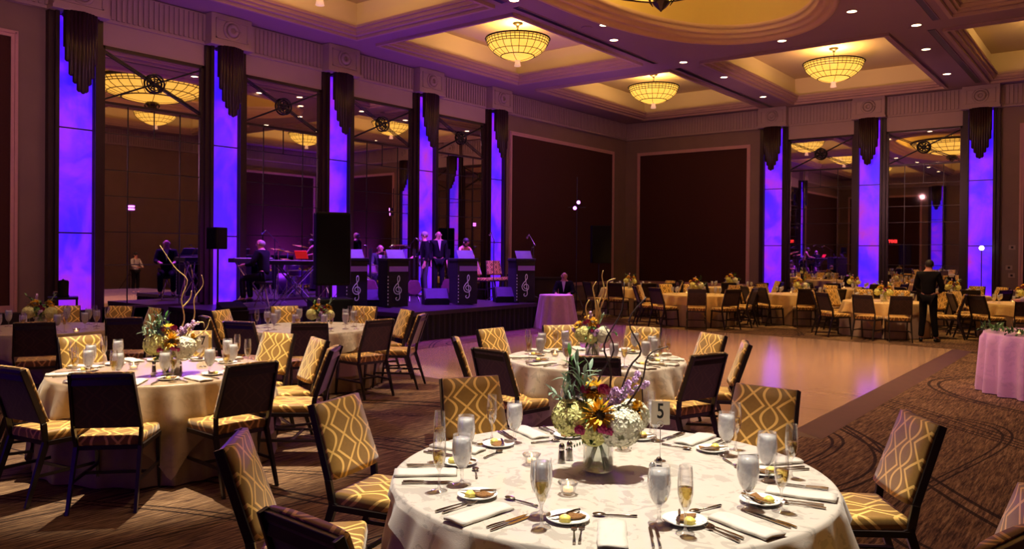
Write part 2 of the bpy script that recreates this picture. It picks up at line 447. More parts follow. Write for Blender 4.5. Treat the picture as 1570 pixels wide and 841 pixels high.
frieze(TF(), FC[0], FC[2], wf); frieze_plain(TF(), WX0, FC[0], wf); frieze_plain(TF(), FC[2], WX1, wf)
frieze_plain(TRt(), WY0, WY1 - .14, wr); frieze_plain(TB(), WX0 + .14, WX1 - .14, wb)
struct(xf(MB().box(WY0, 0, 0, 8.5, .09, .58), TL()), 'baseboard_left', 'plinth')
struct(xf(MB().box(WX0, 0, 0, WX1, .03, .3), TF()), 'baseboard_far', 'plinth')
def wpanel(T, u0, u1, n, z0=.55, z1=5.74):
    t = .12
    o = struct(xf(MB().box(u0 + .05, 0, z0 + .05, u1 - .05, .02, z1 - .05), T), 'trim_%d' % n, 'panel')
    g = MB()
    for (a, b_, c, d) in ((u0, z0, u0 + t, z1), (u1 - t, z0, u1, z1), (u0 + t, z1 - t, u1 - t, z1), (u0 + t, z0, u1 - t, z0 + t)):
        g.box(a, 0, b_, c, .05, d)
    for (a, b_, c, d) in ((u0 + .03, z0 + .03, u0 + .06, z1 - .03), (u1 - .06, z0 + .03, u1 - .03, z1 - .03), (u0 + .03, z1 - .06, u1 - .03, z1 - .03)):
        g.box(a, .05, b_, c, .07, d)
    struct(xf(g, T), 'panel_frame', 'panelframe', o)
wpanel(TL(), 20.48, 27.12, 1); wpanel(TF(), -15.66, -11.03, 2); wpanel(TL(), -.9, 5.9, 3, .6); wpanel(TF(), -2.74, 1.9, 4)
wpanel(TB(), -15.66, -11.03, 5); wpanel(TB(), -2.74, 1.9, 6); wpanel(TRt(), 20.4, 27.1, 7)
# light columns
def column(T, u, label, first=[None]):
    W = .52; g = MB()
    root = empty('light_column', tuple(T @ Vector((u, 0, 0))), 0, label, 'column', 'violet backlit columns along the walls')
    Tl = Matrix.Translation(-(T @ Vector((u, 0, 0)))) @ T @ Matrix.Translation((u, 0, 0))
    D = .20
    for i, (a, b_) in enumerate(((.0, 2.06), (2.085, 4.07), (4.095, 6.2))):
        xf(MB().box(-.32, 0, a, .32, .08, b_), Tl).build('light_panel', 'blue_panel', root)
    for s in (-1, 1):
        g = MB(); a, b_ = sorted((s * .32, s * .50)); g.box(a, 0, 0, b_, D - .06, FB - .02)
        a, b_ = sorted((s * .33, s * .40)); g.box(a, D - .06, 0, b_, D, FB - .02)
        xf(g, Tl).build('jamb', 'darkwood', root)
    g = MB(); g.box(-.32, 0, 2.06, .32, .085, 2.085); g.box(-.32, 0, 4.07, .32, .085, 4.095); xf(g, Tl).build('seam_strip', 'darkwood', root)
    # capital
    g = MB(); g.box(-.50, 0, FB, .50, .36, FT + .01); g.box(-.53, 0, FB - .05, .53, .39, FB + .02)
    for (a, b_, c, d) in ((-.40, FB + .10, .40, FB + .13), (-.40, FT - .12, .40, FT - .09), (-.40, FB + .10, -.37, FT - .09), (.37, FB + .10, .40, FT - .09)):
        g.box(a, .36, b_, c, .385, d)
    cp = xf(g, Tl).build('capital', 'frieze', root)
    g = MB(); zc = (FB + FT) / 2 + .01
    for rr, rt, dd in ((.19, .035, .37), (.10, .05, .39)):
        pts = [(rr * math.cos(2 * PI * k / 24), dd, zc + rr * math.sin(2 * PI * k / 24)) for k in range(25)]
        g.tube(pts, rt, 6)
    xf(g, Tl).build('medallion', 'frieze', cp, smooth=True)
    # stepped pendant of dark rods
    g = MB()
    for k, off in enumerate((0, .06, .125, .19, .25)):
        ln = (1.56, 1.53, 1.38, 1.24, .98)[k]
        for s in ((1,) if k == 0 else (-1, 1)):
            d = .42 - .02 * k
            g.tube([(s * off, d, FB - .04), (s * off, d, FB - ln), (s * off, d - .01, FB - ln - .03)], [.048, .048, .02], 8)
            g.tube([(s * off, d - .05, FB - .04), (s * off, d - .05, FB - ln + .25)], [.055, .055], 8)
    g.box(-.24, .06, FB - .12, .24, .36, FB - .04)
    xf(g, Tl).build('stepped_pendant', 'darkwood', root, smooth=True)
    return root
nm = ['leftmost backlit violet column on the left wall', 'backlit violet column behind the loudspeaker on a tripod', 'backlit violet column behind the tall black loudspeaker',
      'backlit violet column behind the two standing musicians', 'backlit violet column nearest the dark panel, by the stage end']
for u, l in zip(LC, nm): column(TL(), u, l)
for u, l in zip(FC, ['left backlit violet column on the far wall beside dark red panel', 'middle backlit violet column between the two far wall mirrors', 'right backlit violet column on the far wall near wall switches']): column(TF(), u, l)
for u in (FC[0], FC[1], FC[2]): column(TB(), u, 'backlit violet column on the wall behind the camera, seen in far mirrors')
# mirrors
def mirror(T, u0, u1, label, z0=.58):
    org = T @ Vector(((u0 + u1) / 2, 0, 0)); root = empty('wall_mirror', tuple(org), 0, label, 'mirror', 'gridded wall mirrors between columns')
    Tl = Matrix.Translation(-org) @ T
    xf(MB().box(u0, 0, z0, u1, .03, MB_), Tl).build('mirror_glass', 'mirror', root)
    g = MB(); zt = 4.68; t = .035
    for (a, b_, c, d) in ((u0, z0 - .03, u0 + .07, MB_), (u1 - .07, z0 - .03, u1, MB_), (u0, MB_ - .06, u1, MB_), (u0, z0 - .03, u1, z0 + .03)):
        g.box(a, 0, b_, c, .08, d)
    g.box(u0, 0, zt - .025, u1, .07, zt + .025)
    xf(g, Tl).build('mirror_frame', 'darkwood', root)
    g = MB(); w = u1 - u0; t = .008
    for f in (.25, .76): g.box(u0 + w * f - t, .03, z0, u0 + w * f + t, .042, zt)
    for z in (1.45, 2.11, 2.83, 3.35, 4.08): g.box(u0, .03, z - t, u1, .042, z + t)
    g.box(u0 + w * .5 - t, .03, 4.08, u0 + w * .5 + t, .042, zt)
    xf(g, Tl).build('mirror_grid', 'blackmetal', root)
    g = MB(); cx, cz = (u0 + u1) / 2, 5.22; e = .02
    for o_ in (-.022, .022):
        g.tube([(u0, .06, MB_ - .08 + o_), (u1, .06, zt + .03 + o_)], .012, 6)
    g.tube([(u0, .06, zt + .03), (u1, .06, MB_ - .08)], .017, 6)
    xf(g, Tl).build('cross_bar', 'blackmetal', root)
    g = MB()
    def ring(r, rt, x=0, z=0): g.tube([(cx + x + r * math.cos(2 * PI * k / 20), .09, cz + z + r * math.sin(2 * PI * k / 20)) for k in range(21)], rt, 6)
    ring(.185, .022); ring(.14, .008); ring(.04, .012)
    for k in range(8):
        a = 2 * PI * k / 8; ring(.045, .008, .092 * math.cos(a), .092 * math.sin(a))
    xf(g, Tl).build('rosette', 'blackmetal', root, smooth=True)
    return root
ml = ['gridded mirror between the first two columns on the left', 'gridded mirror behind the seated keyboard player', 'gridded mirror behind the drummer', 'gridded mirror behind the woman on stage']
for i in range(4): mirror(TL(), LC[i] + .5, LC[i + 1] - .5, ml[i])
for i, l in enumerate(['left gridded mirror on the far wall', 'right gridded mirror on the far wall behind the waiter']): mirror(TF(), FC[i] + .5, FC[i + 1] - .5, l)
for i in range(4): struct(xf(MB().box(LC[i] + .5, 0, 0, LC[i + 1] - .5, .09, .57), TL()), 'trim_%d' % (20 + i), 'plinth')
# chandeliers
def bowl(Rr, H, root, big=False):
    P = [(1, 0), (.985, -.08), (.955, -.2), (.92, -.30), (.87, -.42), (.76, -.58), (.64, -.70), (.52, -.79), (.50, -.81), (.40, -.88), (.25, -.95), (.10, -.99), (.005, -1)]
    prof = [(r * Rr, z * H) for r, z in P]
    MB().lathe(prof, 48).build('glass_bowl', 'lampglass', root, smooth=True)
    g = MB(); wr_ = Rr * .007 + .004
    for i in (1, 2, 3, 5):
        r, z = prof[i]; g.tube([(r * 1.004 * math.cos(2 * PI * k / 48), r * 1.004 * math.sin(2 * PI * k / 48), z) for k in range(49)], wr_, 5)
    n = 44 if not big else 56
    for k in range(n):
        a = 2 * PI * k / n; st = prof[:8] if k % 2 == 0 else prof[:4]
        g.tube([(r * 1.004 * math.cos(a), r * 1.004 * math.sin(a), z) for r, z in st], wr_ * .8, 4)
    for k in range(4):
        a = 2 * PI * k / 4 + .4; g.tube([(r * 1.004 * math.cos(a), r * 1.004 * math.sin(a), z) for r, z in prof[8:]], wr_ * .8, 4)
    g.build('leaded_lines', 'bronze', root)
    g = MB()
    for i, w in ((0, .022), (7, .014)):
        r, z = prof[i]; g.tube([(r * 1.01 * math.cos(2 * PI * k / 48), r * 1.01 * math.sin(2 * PI * k / 48), z) for k in range(49)], w * Rr / .83, 6)
    g.build('rim', 'bronze', root, smooth=True)
    g = MB(); g.lathe([(.08, -H + .03), (.085, -H), (.06, -H - .02), (.065, -H - .03), (.09, -H - .14), (.005, -H - .14)], 12); g.build('finial', 'finial', root, smooth=True)
def chandelier(x, y, label):
    root = empty('bowl_chandelier', (x, y, 0), 0, label, 'chandelier', 'leaded glass bowl chandeliers in the coffers')
    sub = empty('tmp'); bpy.data.objects.remove(sub)
    zr = RZ - .43
    before = set(bpy.data.objects)
    bowl(.83, .56, root)
    for o in set(bpy.data.objects) - before: o.location.z = zr
    g = MB(); g.lathe([(.005, RZ - .01), (.13, RZ - .005), (.13, RZ - .03), (.06, RZ - .07), (.03, RZ - .08), (.045, RZ - .11), (.02, RZ - .13), (.01, RZ - .15)], 16)
    g.build('canopy', 'bronze', root, smooth=True)
    g = MB(); g.tube([(0, 0, RZ - .1), (0, 0, zr - .1)], .014, 8)
    for k in range(3): a = 2 * PI * k / 3; g.tube([(0, 0, zr + .02), (.82 * math.cos(a), .82 * math.sin(a), zr)], .008, 6)
    g.build('stem', 'bronze', root)
    return root
pc = chandelier(-12.75, 16.45, 'glass bowl chandelier in the coffer over the stage')
spots_ = [(-12.75, 23.9, 'glass bowl chandelier in the far corner coffer'), (-6.93, 23.9, 'glass bowl chandelier beyond the oval dome'), (-12.75, 10.05, 'glass bowl chandelier cut off by the top edge of view'),
      (-1.08, 16.45, 'glass bowl chandelier near right wall, seen in mirrors'), (-1.08, 23.9, 'glass bowl chandelier in far right coffer, seen in mirrors'), (-1.08, 10.05, 'glass bowl chandelier over the pink skirted table, seen in mirrors'),
      (-12.75, 2.6, 'glass bowl chandelier in near left coffer, seen in mirrors'), (-6.93, 2.6, 'glass bowl chandelier behind the oval dome, seen in mirrors'), (-1.08, 2.6, 'glass bowl chandelier above the camera, seen in mirrors')]
for x, y, l in spots_:
    c = copy_tree(pc); c.location = (x, y, 0); c['label'] = l; c['group'] = pc['group']
def lamp(kind, name, loc, energy, color, rot=None, target=None, size=.3, spot=None, blend=.4, sx=None):
    L = bpy.data.lights.new(name, kind); L.energy = energy; L.color = color
    if kind == 'AREA':
        L.size = size
        if sx: L.shape = 'RECTANGLE'; L.size_y = sx
    else: L.shadow_soft_size = size
    if kind == 'SPOT': L.spot_size = R(spot); L.spot_blend = blend
    o = bpy.data.objects.new(name, L); col.objects.link(o); o.location = loc
    if target is not None: o.rotation_euler = (Vector(target) - Vector(loc)).to_track_quat('-Z', 'Y').to_euler()
    elif rot: o.rotation_euler = rot
    return o
for x, y in [(-12.75, 16.45)] + [(a, b_) for a, b_, _ in spots_]:
    lamp('POINT', 'chandelier_lamp', (x, y, RZ - .36), 230, (1, .62, .20), size=.05)
# big chandelier
zb = 6.35
root = empty('grand_bowl_chandelier', (OC[0], OC[1], 0), 0, 'very large leaded bowl chandelier under the oval dome with crystal finial', 'chandelier')
before = set(bpy.data.objects); bowl(1.75, .62, root, True)
for o in set(bpy.data.objects) - before: o.location.z = zb + .84
g = MB(); g.lathe([(.02, .12), (.16, .10), (.2, .02), (.14, -.06), (.17, -.10), (.10, -.18), (.03, -.24), (.005, -.27)], 8, (0, 0, zb + .14)); 
for k in range(8):
    a = 2 * PI * k / 8; g.tube([(.20 * math.cos(a), .20 * math.sin(a), zb + .2), (.24 * math.cos(a), .24 * math.sin(a), zb + .1), (.17 * math.cos(a), .17 * math.sin(a), zb + .0)], [.01, .02, .008], 6)
g.build('crystal_finial', 'bronze', root)
g = MB(); g.tube([(0, 0, CZ + 1.4), (0, 0, zb + .6)], .03, 8); g.build('stem', 'bronze', root)
lamp('POINT', 'grand_lamp', (OC[0], OC[1], zb + 1.0), 520, (1, .64, .18), size=.1)
# downlights
dl = [(-10.1, 12.9), (-9.55, 15.52), (-10.03, 16.76), (-8.71, 17.8), (-9.68, 19.82), (-9.54, 22.2), (-9.69, 25.72), (-6.79, 19.22), (-4.79, 17.77), (-3.92, 19.68), (-4.18, 22.13), (-4.27, 25.5),
      (-10.1, 10), (-9.6, 7.3), (-8.7, 6.6), (-6.9, 7.2), (-4.9, 8.6), (-3.8, 13), (-4.2, 4.3), (-9.6, 4.2), (-9.6, 1.2)]
pd_ = None
for i, (x, y) in enumerate(dl):
    if pd_ is None:
        pd_ = empty('recessed_downlight', (x, y, CZ)); o = pd_
        MB().lathe([(.115, 0), (.12, -.012), (.10, -.014), (.098, -.002)], 24).build('trim_ring', 'cornice', o, smooth=True)
        MB().lathe([(.099, -.008), (.005, -.008)], 24).build('lamp_disc', 'downlight', o)
    else: o = copy_tree(pd_); o.location = (x, y, CZ)
    tag(o, 'small round recessed downlight glowing in the purple ceiling', 'downlight', 'recessed ceiling downlights')
for x0, y0, x1, y1 in [(-10.42, 13.3, -10.3, 19.5), (-10.2, 20.4, -10.05, 27.7), (-3.55, 13.3, -3.43, 19.5), (-3.8, 20.3, -3.66, 27.3), (-10.42, 6.8, -10.3, 12.9)]:
    t = empty('air_slot', ((x0 + x1) / 2, (y0 + y1) / 2, CZ), 0, 'long narrow dark air slot in the ceiling soffit', 'vent', 'ceiling air slots')
    g = MB(); w, l = (x1 - x0) / 2, (y1 - y0) / 2; g.box(-w, -l, -.012, w, l, -.004); g.build('slot_opening', 'blackmetal', t)
    g = MB(); g.box(-w - .02, -l, -.018, -w, l, -.002); g.box(w, -l, -.018, w + .02, l, -.002); g.build('slot_edge', 'soffit', t)
for x, y in ((-9.98, 15.47), (-9.51, 20.7), (-4.0, 19.9)):
    t = MB().lathe([(.13, 0), (.13, -.01), (.12, -.02), (.01, -.02)], 20).build('ceiling_speaker', 'soffit'); t.location = (x, y, CZ)
    tag(t, 'small round ceiling speaker grille beside a downlight', 'speaker', 'ceiling speakers')
# dance floor
DX0, DX1, DY0, DY1 = -10.0, -2.65, 7.98, 16.75
t = empty('dance_floor', ((DX0 + DX1) / 2, (DY0 + DY1) / 2, 0), 0, 'large glossy pale dance floor laid on the carpet', 'dance floor')
def rel(g, o): 
    g.v = [(p[0] - o.location.x, p[1] - o.location.y, p[2] - o.location.z) for p in g.v]; return g
rel(MB().box(DX0, DY0, .001, DX1, DY1, .03), t).build('floor_panels', 'dance_floor', t)
g = MB(); e = .30
g.add([(DX1, DY0, .03), (DX1 + e, DY0 - .12, .002), (DX1 + e, DY1 + .1, .002), (DX1, DY1, .03)], [(0, 1, 2, 3)])
g.add([(DX0, DY0, .03), (DX0, DY0 - .13, .002), (DX1 + e, DY0 - .13, .002), (DX1, DY0, .03)], [(0, 1, 2, 3)])
g.add([(DX0, DY1, .03), (DX0, DY1 + .1, .002), (DX1 + e, DY1 + .1, .002), (DX1, DY1, .03)], [(0, 1, 2, 3)])
rel(g, t).build('edge_ramp', 'ramp_edge', t)
# stage
SZ = .58
def stage(name, x0, y0, x1, y1, label):
    t = empty(name, ((x0 + x1) / 2, (y0 + y1) / 2, 0), 0, label, 'stage')
    rel(MB().box(x0, y0, SZ - .08, x1, y1, SZ), t).build('deck', 'stagefloor', t)
    g = MB(); n = int((y1 - y0) / .05); m_ = int((x1 - x0) / .05)
    pts = [(x1 - .02 + .018 * math.sin(i * 1.9), y0 + (y1 - y0) * i / n) for i in range(n + 1)] + [(x1 - (x1 - x0) * i / m_, y1 - .02 + .018 * math.sin(i * 1.9)) for i in range(m_ + 1)]
    pts = [(x0 + (x1 - x0) * i / m_, y0 + .02 + .018 * math.sin(i * 1.9)) for i in range(m_ + 1)] + pts
    g.add([(p[0], p[1], .01) for p in pts] + [(p[0], p[1], SZ - .08) for p in pts], [(i, i + 1, len(pts) + i + 1, len(pts) + i) for i in range(len(pts) - 1)])
    rel(g, t).build('pleated_skirt', 'blackcloth', t)
    return t
stage('band_stage', -15.78, 10.7, -11.05, 15.1, 'low black stage with pleated black skirt carrying the band')
stage('side_stage', -15.78, 8.6, -13.9, 10.68, 'small stage section under the keyboard player beside the mirror')
# wall plates
for px, py in ((1552, 379), (1547, 410), (1551, 422)):
    d = ray(px, py); tt = WY1 / d.y; p = (d.x * tt, WY1, CAMH + d.z * tt)
    t = empty('wall_switch', p, 0, 'small pale wall plate right of the last violet column', 'switch', 'wall plates on the far wall')
    MB().box(-.09, -.012, -.07, .09, 0, .07).build('cover_plate', 'plateplastic', t, bevel=.004)
    MB().box(-.03, -.022, -.03, .03, -.012, .03).build('rocker', 'blackmetal', t)
t = empty('exit_sign', (-10.75, WY0 + .12, 2.9), 0, 'red glowing exit sign seen in the far right mirror', 'sign')
d = ray(1370, 370); tt = (2 * WY1 - WY0) / d.y; t.location = (d.x * tt, WY0 + .1, CAMH + d.z * tt)
MB().box(-.3, -.05, -.16, .3, .05, .16).build('housing', 'blackmetal', t, bevel=.01)
text_mesh('lettering', 'EXIT', .26, 'exitred', t, Matrix.Translation((0, .056, 0)) @ Matrix.Rotation(PI, 4, 'Z') @ Matrix.Rotation(PI / 2, 4, 'X'), .004, .006)
# ================================================================== CHAIR
def make_chair():
    t = empty('banquet_chair')
    # seat cushion
    g = MB(); y0, y1 = -.20, .245
    def pad(w0, w1, ya, yb, z0, z1): return g.add([(-w0, ya, z0), (w0, ya, z0), (w1, yb, z0), (-w1, yb, z0), (-w0 * .97, ya, z1), (w0 * .97, ya, z1), (w1 * .97, yb - .01, z1), (-w1 * .97, yb - .01, z1)],
                                                 [(0, 3, 2, 1), (4, 5, 6, 7), (0, 1, 5, 4), (1, 2, 6, 5), (2, 3, 7, 6), (3, 0, 4, 7)])
    pad(.205, .225, y0, y1, .425, .495)
    g.build('seat', 'chair_fabric', t, bevel=.016, smooth=True)
    g = MB()
    for s in (-1, 1): g.add(*bar((s * .215, -.19, .415), (s * .222, .235, .415), .018, .03))
    g.add(*bar((-.21, .232, .415), (.21, .232, .415), .018, .03)); g.add(*bar((-.21, -.19, .415), (.21, -.19, .415), .018, .03))
    g.build('seat_frame', 'chairmetal', t)
    # backrest
    def bp(z): return -.205 - .345 * (z - .55) if z > .55 else -.195 - .1 * (z - .45)
    zs = [.50, .55, .65, .75, .85, .925]
    def slab(w, d0, d1, za=.50, zb=.925):
        n = len(zs); v = []; f = []
        for z_ in zs:
            z = za + (z_ - .5) / (.425) * (zb - za); ww = w * (1.0 - .11 * (z - .5) / .42)
            nx = 7
            for k in range(nx): u = -1 + 2 * k / (nx - 1); v.append((ww * u, bp(z) + d1 - .018 * abs(u) ** 3 * (1 if d1 > 0 else 0), z))
            for k in range(nx): u = -1 + 2 * k / (nx - 1); v.append((ww * u, bp(z) + d0, z))
        for i in range(n - 1):
            for k in range(6):
                for b_ in (0, 7): f.append((i * 14 + b_ + k, i * 14 + b_ + k + 1, (i + 1) * 14 + b_ + k + 1, (i + 1) * 14 + b_ + k))
            f.append((i * 14, i * 14 + 7, (i + 1) * 14 + 7, (i + 1) * 14)); f.append((i * 14 + 6, i * 14 + 13, (i + 1) * 14 + 13, (i + 1) * 14 + 6))
        for k in range(6):
            f.append((k, k + 1, k + 8, k + 7)); q = (n - 1) * 14; f.append((q + k, q + k + 1, q + k + 8, q + k + 7))
        return MB().add(v, f)
    slab(.222, .010, .050, .565, .950).build('backrest', 'chair_fabric', t, smooth=True)
    slab(.208, -.016, -.001, .555, .925).build('back_panel', 'chair_back_fabric', t)
    g = MB()
    for s in (-1, 1):
        g.add(*bar((s * .206, bp(.43) - .008, .43), (s * .218, bp(.56) - .012, .56), .022, .040))
        g.add(*bar((s * .218, bp(.56) - .012, .56), (s * .196, bp(.945) - .012, .945), .018, .040))
    g.add(*bar((-.197, bp(.93) - .004, .93), (.197, bp(.93) - .004, .93), .026, .03, up=(0, 0, 1)))
    g.add(*bar((-.195, bp(.885) - .017, .885), (.195, bp(.885) - .017, .885), .01, .05, up=(0, 1, 0)))
    g.build('back_frame', 'chairmetal', t, bevel=.003)
    for s in (-1, 1):
        g = MB(); g.add(*taper((s * .206, -.19, .44), (s * .215, -.335, 0), (.026, .045), (.02, .026))); g.build('leg', 'chairmetal', t)
    for s in (-1, 1):
        g = MB(); g.add(*taper((s * .212, .215, .41), (s * .212, .265, 0), (.026, .036), (.018, .022))); g.build('leg', 'chairmetal', t)
    for s in (-1, 1):
        g = MB(); g.add(*bar((s * .211, -.27, .20), (s * .212, .24, .20), .014, .022)); g.build('stretcher', 'chairmetal', t)
    g = MB(); g.add(*bar((-.21, -.02, .20), (.21, -.02, .20), .014, .022)); g.build('stretcher', 'chairmetal', t)
    return t
def bar(a, b_, w, h, up=None): return taper(a, b_, (w, h), (w, h), up)
def taper(a, b_, wa, wb_, up=None):
    a, b_ = Vector(a), Vector(b_); d = (b_ - a).normalized()
    if up is None:
        s = Vector((1, 0, 0)) if abs(d.x) < .9 else Vector((0, 1, 0))
    else: s = Vector(up)
    s = (s - d * s.dot(d)).normalized(); u = d.cross(s)
    v = []
    for p, (w, h) in ((a, wa), (b_, wb_)):
        for i, j in ((-1, -1), (1, -1), (1, 1), (-1, 1)): v.append(p + s * (i * w / 2) + u * (j * h / 2))
    return v, [(0, 3, 2, 1), (4, 5, 6, 7), (0, 1, 5, 4), (1, 2, 6, 5), (2, 3, 7, 6), (3, 0, 4, 7)]
chair0 = make_chair(); cused = [False]
def place_chair(x, y, rz, label, group):
    o = chair0 if not cused[0] else copy_tree(chair0); cused[0] = True
    o.location = (x, y, 0); o.rotation_euler = (0, 0, rz)
    return tag(o, label, 'chair', group)
def chair_px(px, py, c, label, group, twist=0, face=None, mind=1.36):
    p = atz(px, py, .945); d = Vector((c[0] - p.x, c[1] - p.y)) if face is None else Vector(face)
    if face is None and d.length < mind: p.x, p.y = c[0] - d.x / d.length * mind, c[1] - d.y / d.length * mind
    d.normalize(); ang = math.atan2(d.y, d.x) - PI / 2 + R(twist)
    d = Vector((-math.sin(ang), math.cos(ang)))
    return place_chair(p.x + d.x * .34, p.y + d.y * .34, ang, label, group)
# ================================================================== TABLES
T5, T6, T7, T3, T8 = (-1.93, 3.22), (-4.13, 6.6), (-6.52, 3.5), (-8.64, 6.7), (-10.99, 4.35)
TH = .75
def cloth(c, Rr, root, seed, half=.26, rot=.3, sat='cloth_under', top='cloth_top', over=True, n=220):
    rnd = random.Random(seed); ph = [rnd.random() * 6.28 for _ in range(6)]
    def waves(t):
        a = math.sin(11 * t + ph[0] + 1.1 * math.sin(3 * t + ph[3])); b_ = math.sin(17 * t + ph[1])
        return (1 - 2 * abs(a)) * .45 + b_ * .22 + math.sin(5 * t + ph[2]) * .35
    # overlay
    def skirt(name, mat, r0, bottom, amp, rad_out, rows=14, topcap=True, z0=TH, parent=root):
        v = []; f = []
        rr = [0, .25, .5, .7, .85, .94, .985] if topcap else []
        for q in rr:
            for k in range(n):
                t = 2 * PI * k / n; v.append((r0 * q * math.cos(t), r0 * q * math.sin(t), z0 + .0015 * math.sin(9 * q + 5 * t) * q))
        e = [(1.0, 0), (1.008, -.006), (1.012, -.02)]
        for q, dz in e:
            for k in range(n):
                t = 2 * PI * k / n; v.append((r0 * q * math.cos(t), r0 * q * math.sin(t), z0 + dz))
        for j in range(1, rows + 1):
            s = j / rows
            for k in range(n):
                t = 2 * PI * k / n; L = z0 - bottom(t) - .02; dz = .02 + L * s
                a = amp * min(1, dz / .24) * waves(t)
                r = r0 * 1.012 + rad_out * (dz / .73) + a + .5 * amp * min(1, dz / .24)
                v.append((r * math.cos(t), r * math.sin(t), z0 - dz))
        N = len(v) // n
        for i in range(N - 1):
            for k in range(n): f.append((i * n + k, i * n + (k + 1) % n, (i + 1) * n + (k + 1) % n, (i + 1) * n + k))
        return MB().add(v, f).build(name, mat, parent, smooth=True)
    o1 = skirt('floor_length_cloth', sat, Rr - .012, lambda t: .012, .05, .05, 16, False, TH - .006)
    if over:
        def bt(t):
            q = max(abs(math.cos(t - rot)), abs(math.sin(t - rot))); L = (Rr + half) / q - Rr
            return max(.06, TH - max(L, .03))
        skirt('overlay', top, Rr, bt, .075, .07)
def round_table(name, c, Rr, label, cloth_label, seed, rot=.3, sat='cloth_under', top='cloth_top', half=.26, n=220, group=None):
    t = empty('round_table', (c[0], c[1], 0), 0, label, 'table', group)
    g = MB(); g.lathe([(.005, TH - .03), (Rr - .04, TH - .03), (Rr - .035, TH - .012), (.005, TH - .012)], 48); g.build('tabletop', 'plinth', t)
    for k in range(4):
        a = PI / 4 + k * PI / 2; g = MB(); g.tube([(.45 * math.cos(a), .45 * math.sin(a), TH - .03), (.5 * math.cos(a), .5 * math.sin(a), .0)], .014, 6); g.build('leg', 'chairmetal', t)
    r = empty('tablecloth', (c[0], c[1], 0), 0, cloth_label, 'tablecloth', group and group.replace('tables', 'tablecloths'))
    cloth(c, Rr, r, seed, half, rot, sat, top, n=n)
    return t
round_table('a', T5, 1.0, 'large round banquet table in the foreground, beneath the number five card', 'white damask cloth over long cloth tinted mauve for shade on the foreground table', 5, rot=R(45), half=.05, n=300, sat='cloth_shade_mauve')
round_table('b', T6, .86, 'round banquet table beside the dance floor, behind the foreground table', 'pale cloth hanging in folds on the table beside the dance floor', 6, rot=R(35))
round_table('c', T7, .86, 'round banquet table at left with the number seven card', 'pale overlay with pointed corner over brown satin on the number seven table', 7, rot=R(20), half=.24, top='cloth_satin_shade')
round_table('d', T3, .84, 'round banquet table left of centre in front of the tall loudspeaker', 'pale cloth on the table in front of the tall loudspeaker', 3, rot=.1, half=.2, sat='cloth_satin_shade')
round_table('e', T8, .86, 'round banquet table at the far left under the first violet column', 'pale cloth on the far left table under the first violet column', 8, rot=.5, top='cloth_satin_shade')
# ------------------------------------------------------------------ tableware prototypes
def goblet():
    t = empty('water_goblet')
    P = [(.036, 0), (.034, .004), (.012, .008), (.006, .016), (.0055, .03), (.007, .036), (.0055, .045), (.007, .055), (.018, .066), (.028, .082), (.035, .105), (.0375, .13), (.036, .155), (.034, .178), (.0335, .185)]
    MB().lathe(P, 24).build('glass', 'glass', t, smooth=True)
    Q = [(.001, .060), (.016, .067), (.026, .082), (.033, .105), (.0355, .13), (.034, .155), (.0325, .172), (.001, .173)]
    MB().lathe(Q, 24).build('iced_water', 'icewater', t, smooth=True)
    return t
def flute():
    t = empty('champagne_flute')
    P = [(.032, 0), (.03, .003), (.010, .007), (.0045, .016), (.004, .06), (.005, .075), (.012, .085), (.021, .105), (.025, .13), (.0255, .16), (.024, .19), (.022, .212), (.0215, .218)]
    MB().lathe(P, 20).build('glass', 'glass', t, smooth=True)
    Q = [(.001, .084), (.011, .087), (.0195, .105), (.0235, .13), (.024, .148), (.001, .149)]
    MB().lathe(Q, 20).build('sparkling_wine', 'winefill', t, smooth=True)
    return t
def plate():
    t = MB().lathe([(.001, .004), (.045, .004), (.055, .006), (.082, .014), (.085, .016), (.084, .012), (.06, .002), (.001, 0)], 32).build('bread_plate', 'plate', smooth=True)
    return t
def cracker():
    g = MB(); n = 7; v = []; f = []
    for j in range(5):
        for i in range(n): v.append((-.042 + .084 * i / (n - 1), -.02 + .04 * j / 4, .008 + .003 * math.sin(i * 1.3 + j * .9)))
    o = len(v); v += [(x, y, z - .005) for x, y, z in v]
    for j in range(4):
        for i in range(n - 1):
            a = j * n + i; f += [(a, a + 1, a + n + 1, a + n), (o + a, o + a + n, o + a + n + 1, o + a + 1)]
    for i in range(n - 1): f += [(i, o + i, o + i + 1, i + 1), (4 * n + i, 4 * n + i + 1, o + 4 * n + i + 1, o + 4 * n + i)]
    for j in range(4): f += [(j * n, (j + 1) * n, o + (j + 1) * n, o + j * n), (j * n + n - 1, o + j * n + n - 1, o + (j + 1) * n + n - 1, (j + 1) * n + n - 1)]
    return g.add(v, f).build('seeded_cracker', 'cracker')
def butterpat():
    g = MB(); g.lathe([(.001, .017), (.009, .018), (.014, .013), (.017, .009), (.014, .004), (.018, .001), (.001, 0)], 10, mod=lambda t, z: 1 + .12 * math.cos(5 * t)); return g.build('butter_rosette', 'butter', smooth=True)
def knife(L=.22):
    g = MB(); h = L * .42
    g.tube([(0, -L / 2, .004), (0, -L / 2 + .03, .005), (0, -L / 2 + h, .004)], [.005, .0055, .004], 8)
    g.add([(-.003, -L / 2 + h, .002), (.004, -L / 2 + h, .002), (.010, -L / 2 + h + .02, .002), (.010, L / 2 - .03, .002), (.002, L / 2, .002), (-.003, L / 2 - .02, .002),
           (-.003, -L / 2 + h, .005), (.004, -L / 2 + h, .004), (.010, -L / 2 + h + .02, .003), (.010, L / 2 - .03, .003), (.002, L / 2, .004), (-.003, L / 2 - .02, .005)],
          [(0, 1, 2, 3, 4, 5), (6, 11, 10, 9, 8, 7)] + [(i, (i + 1) % 6, 6 + (i + 1) % 6, 6 + i) for i in range(6)])
    return g.build('table_knife' if L > .2 else 'butter_knife', 'silver', smooth=False)
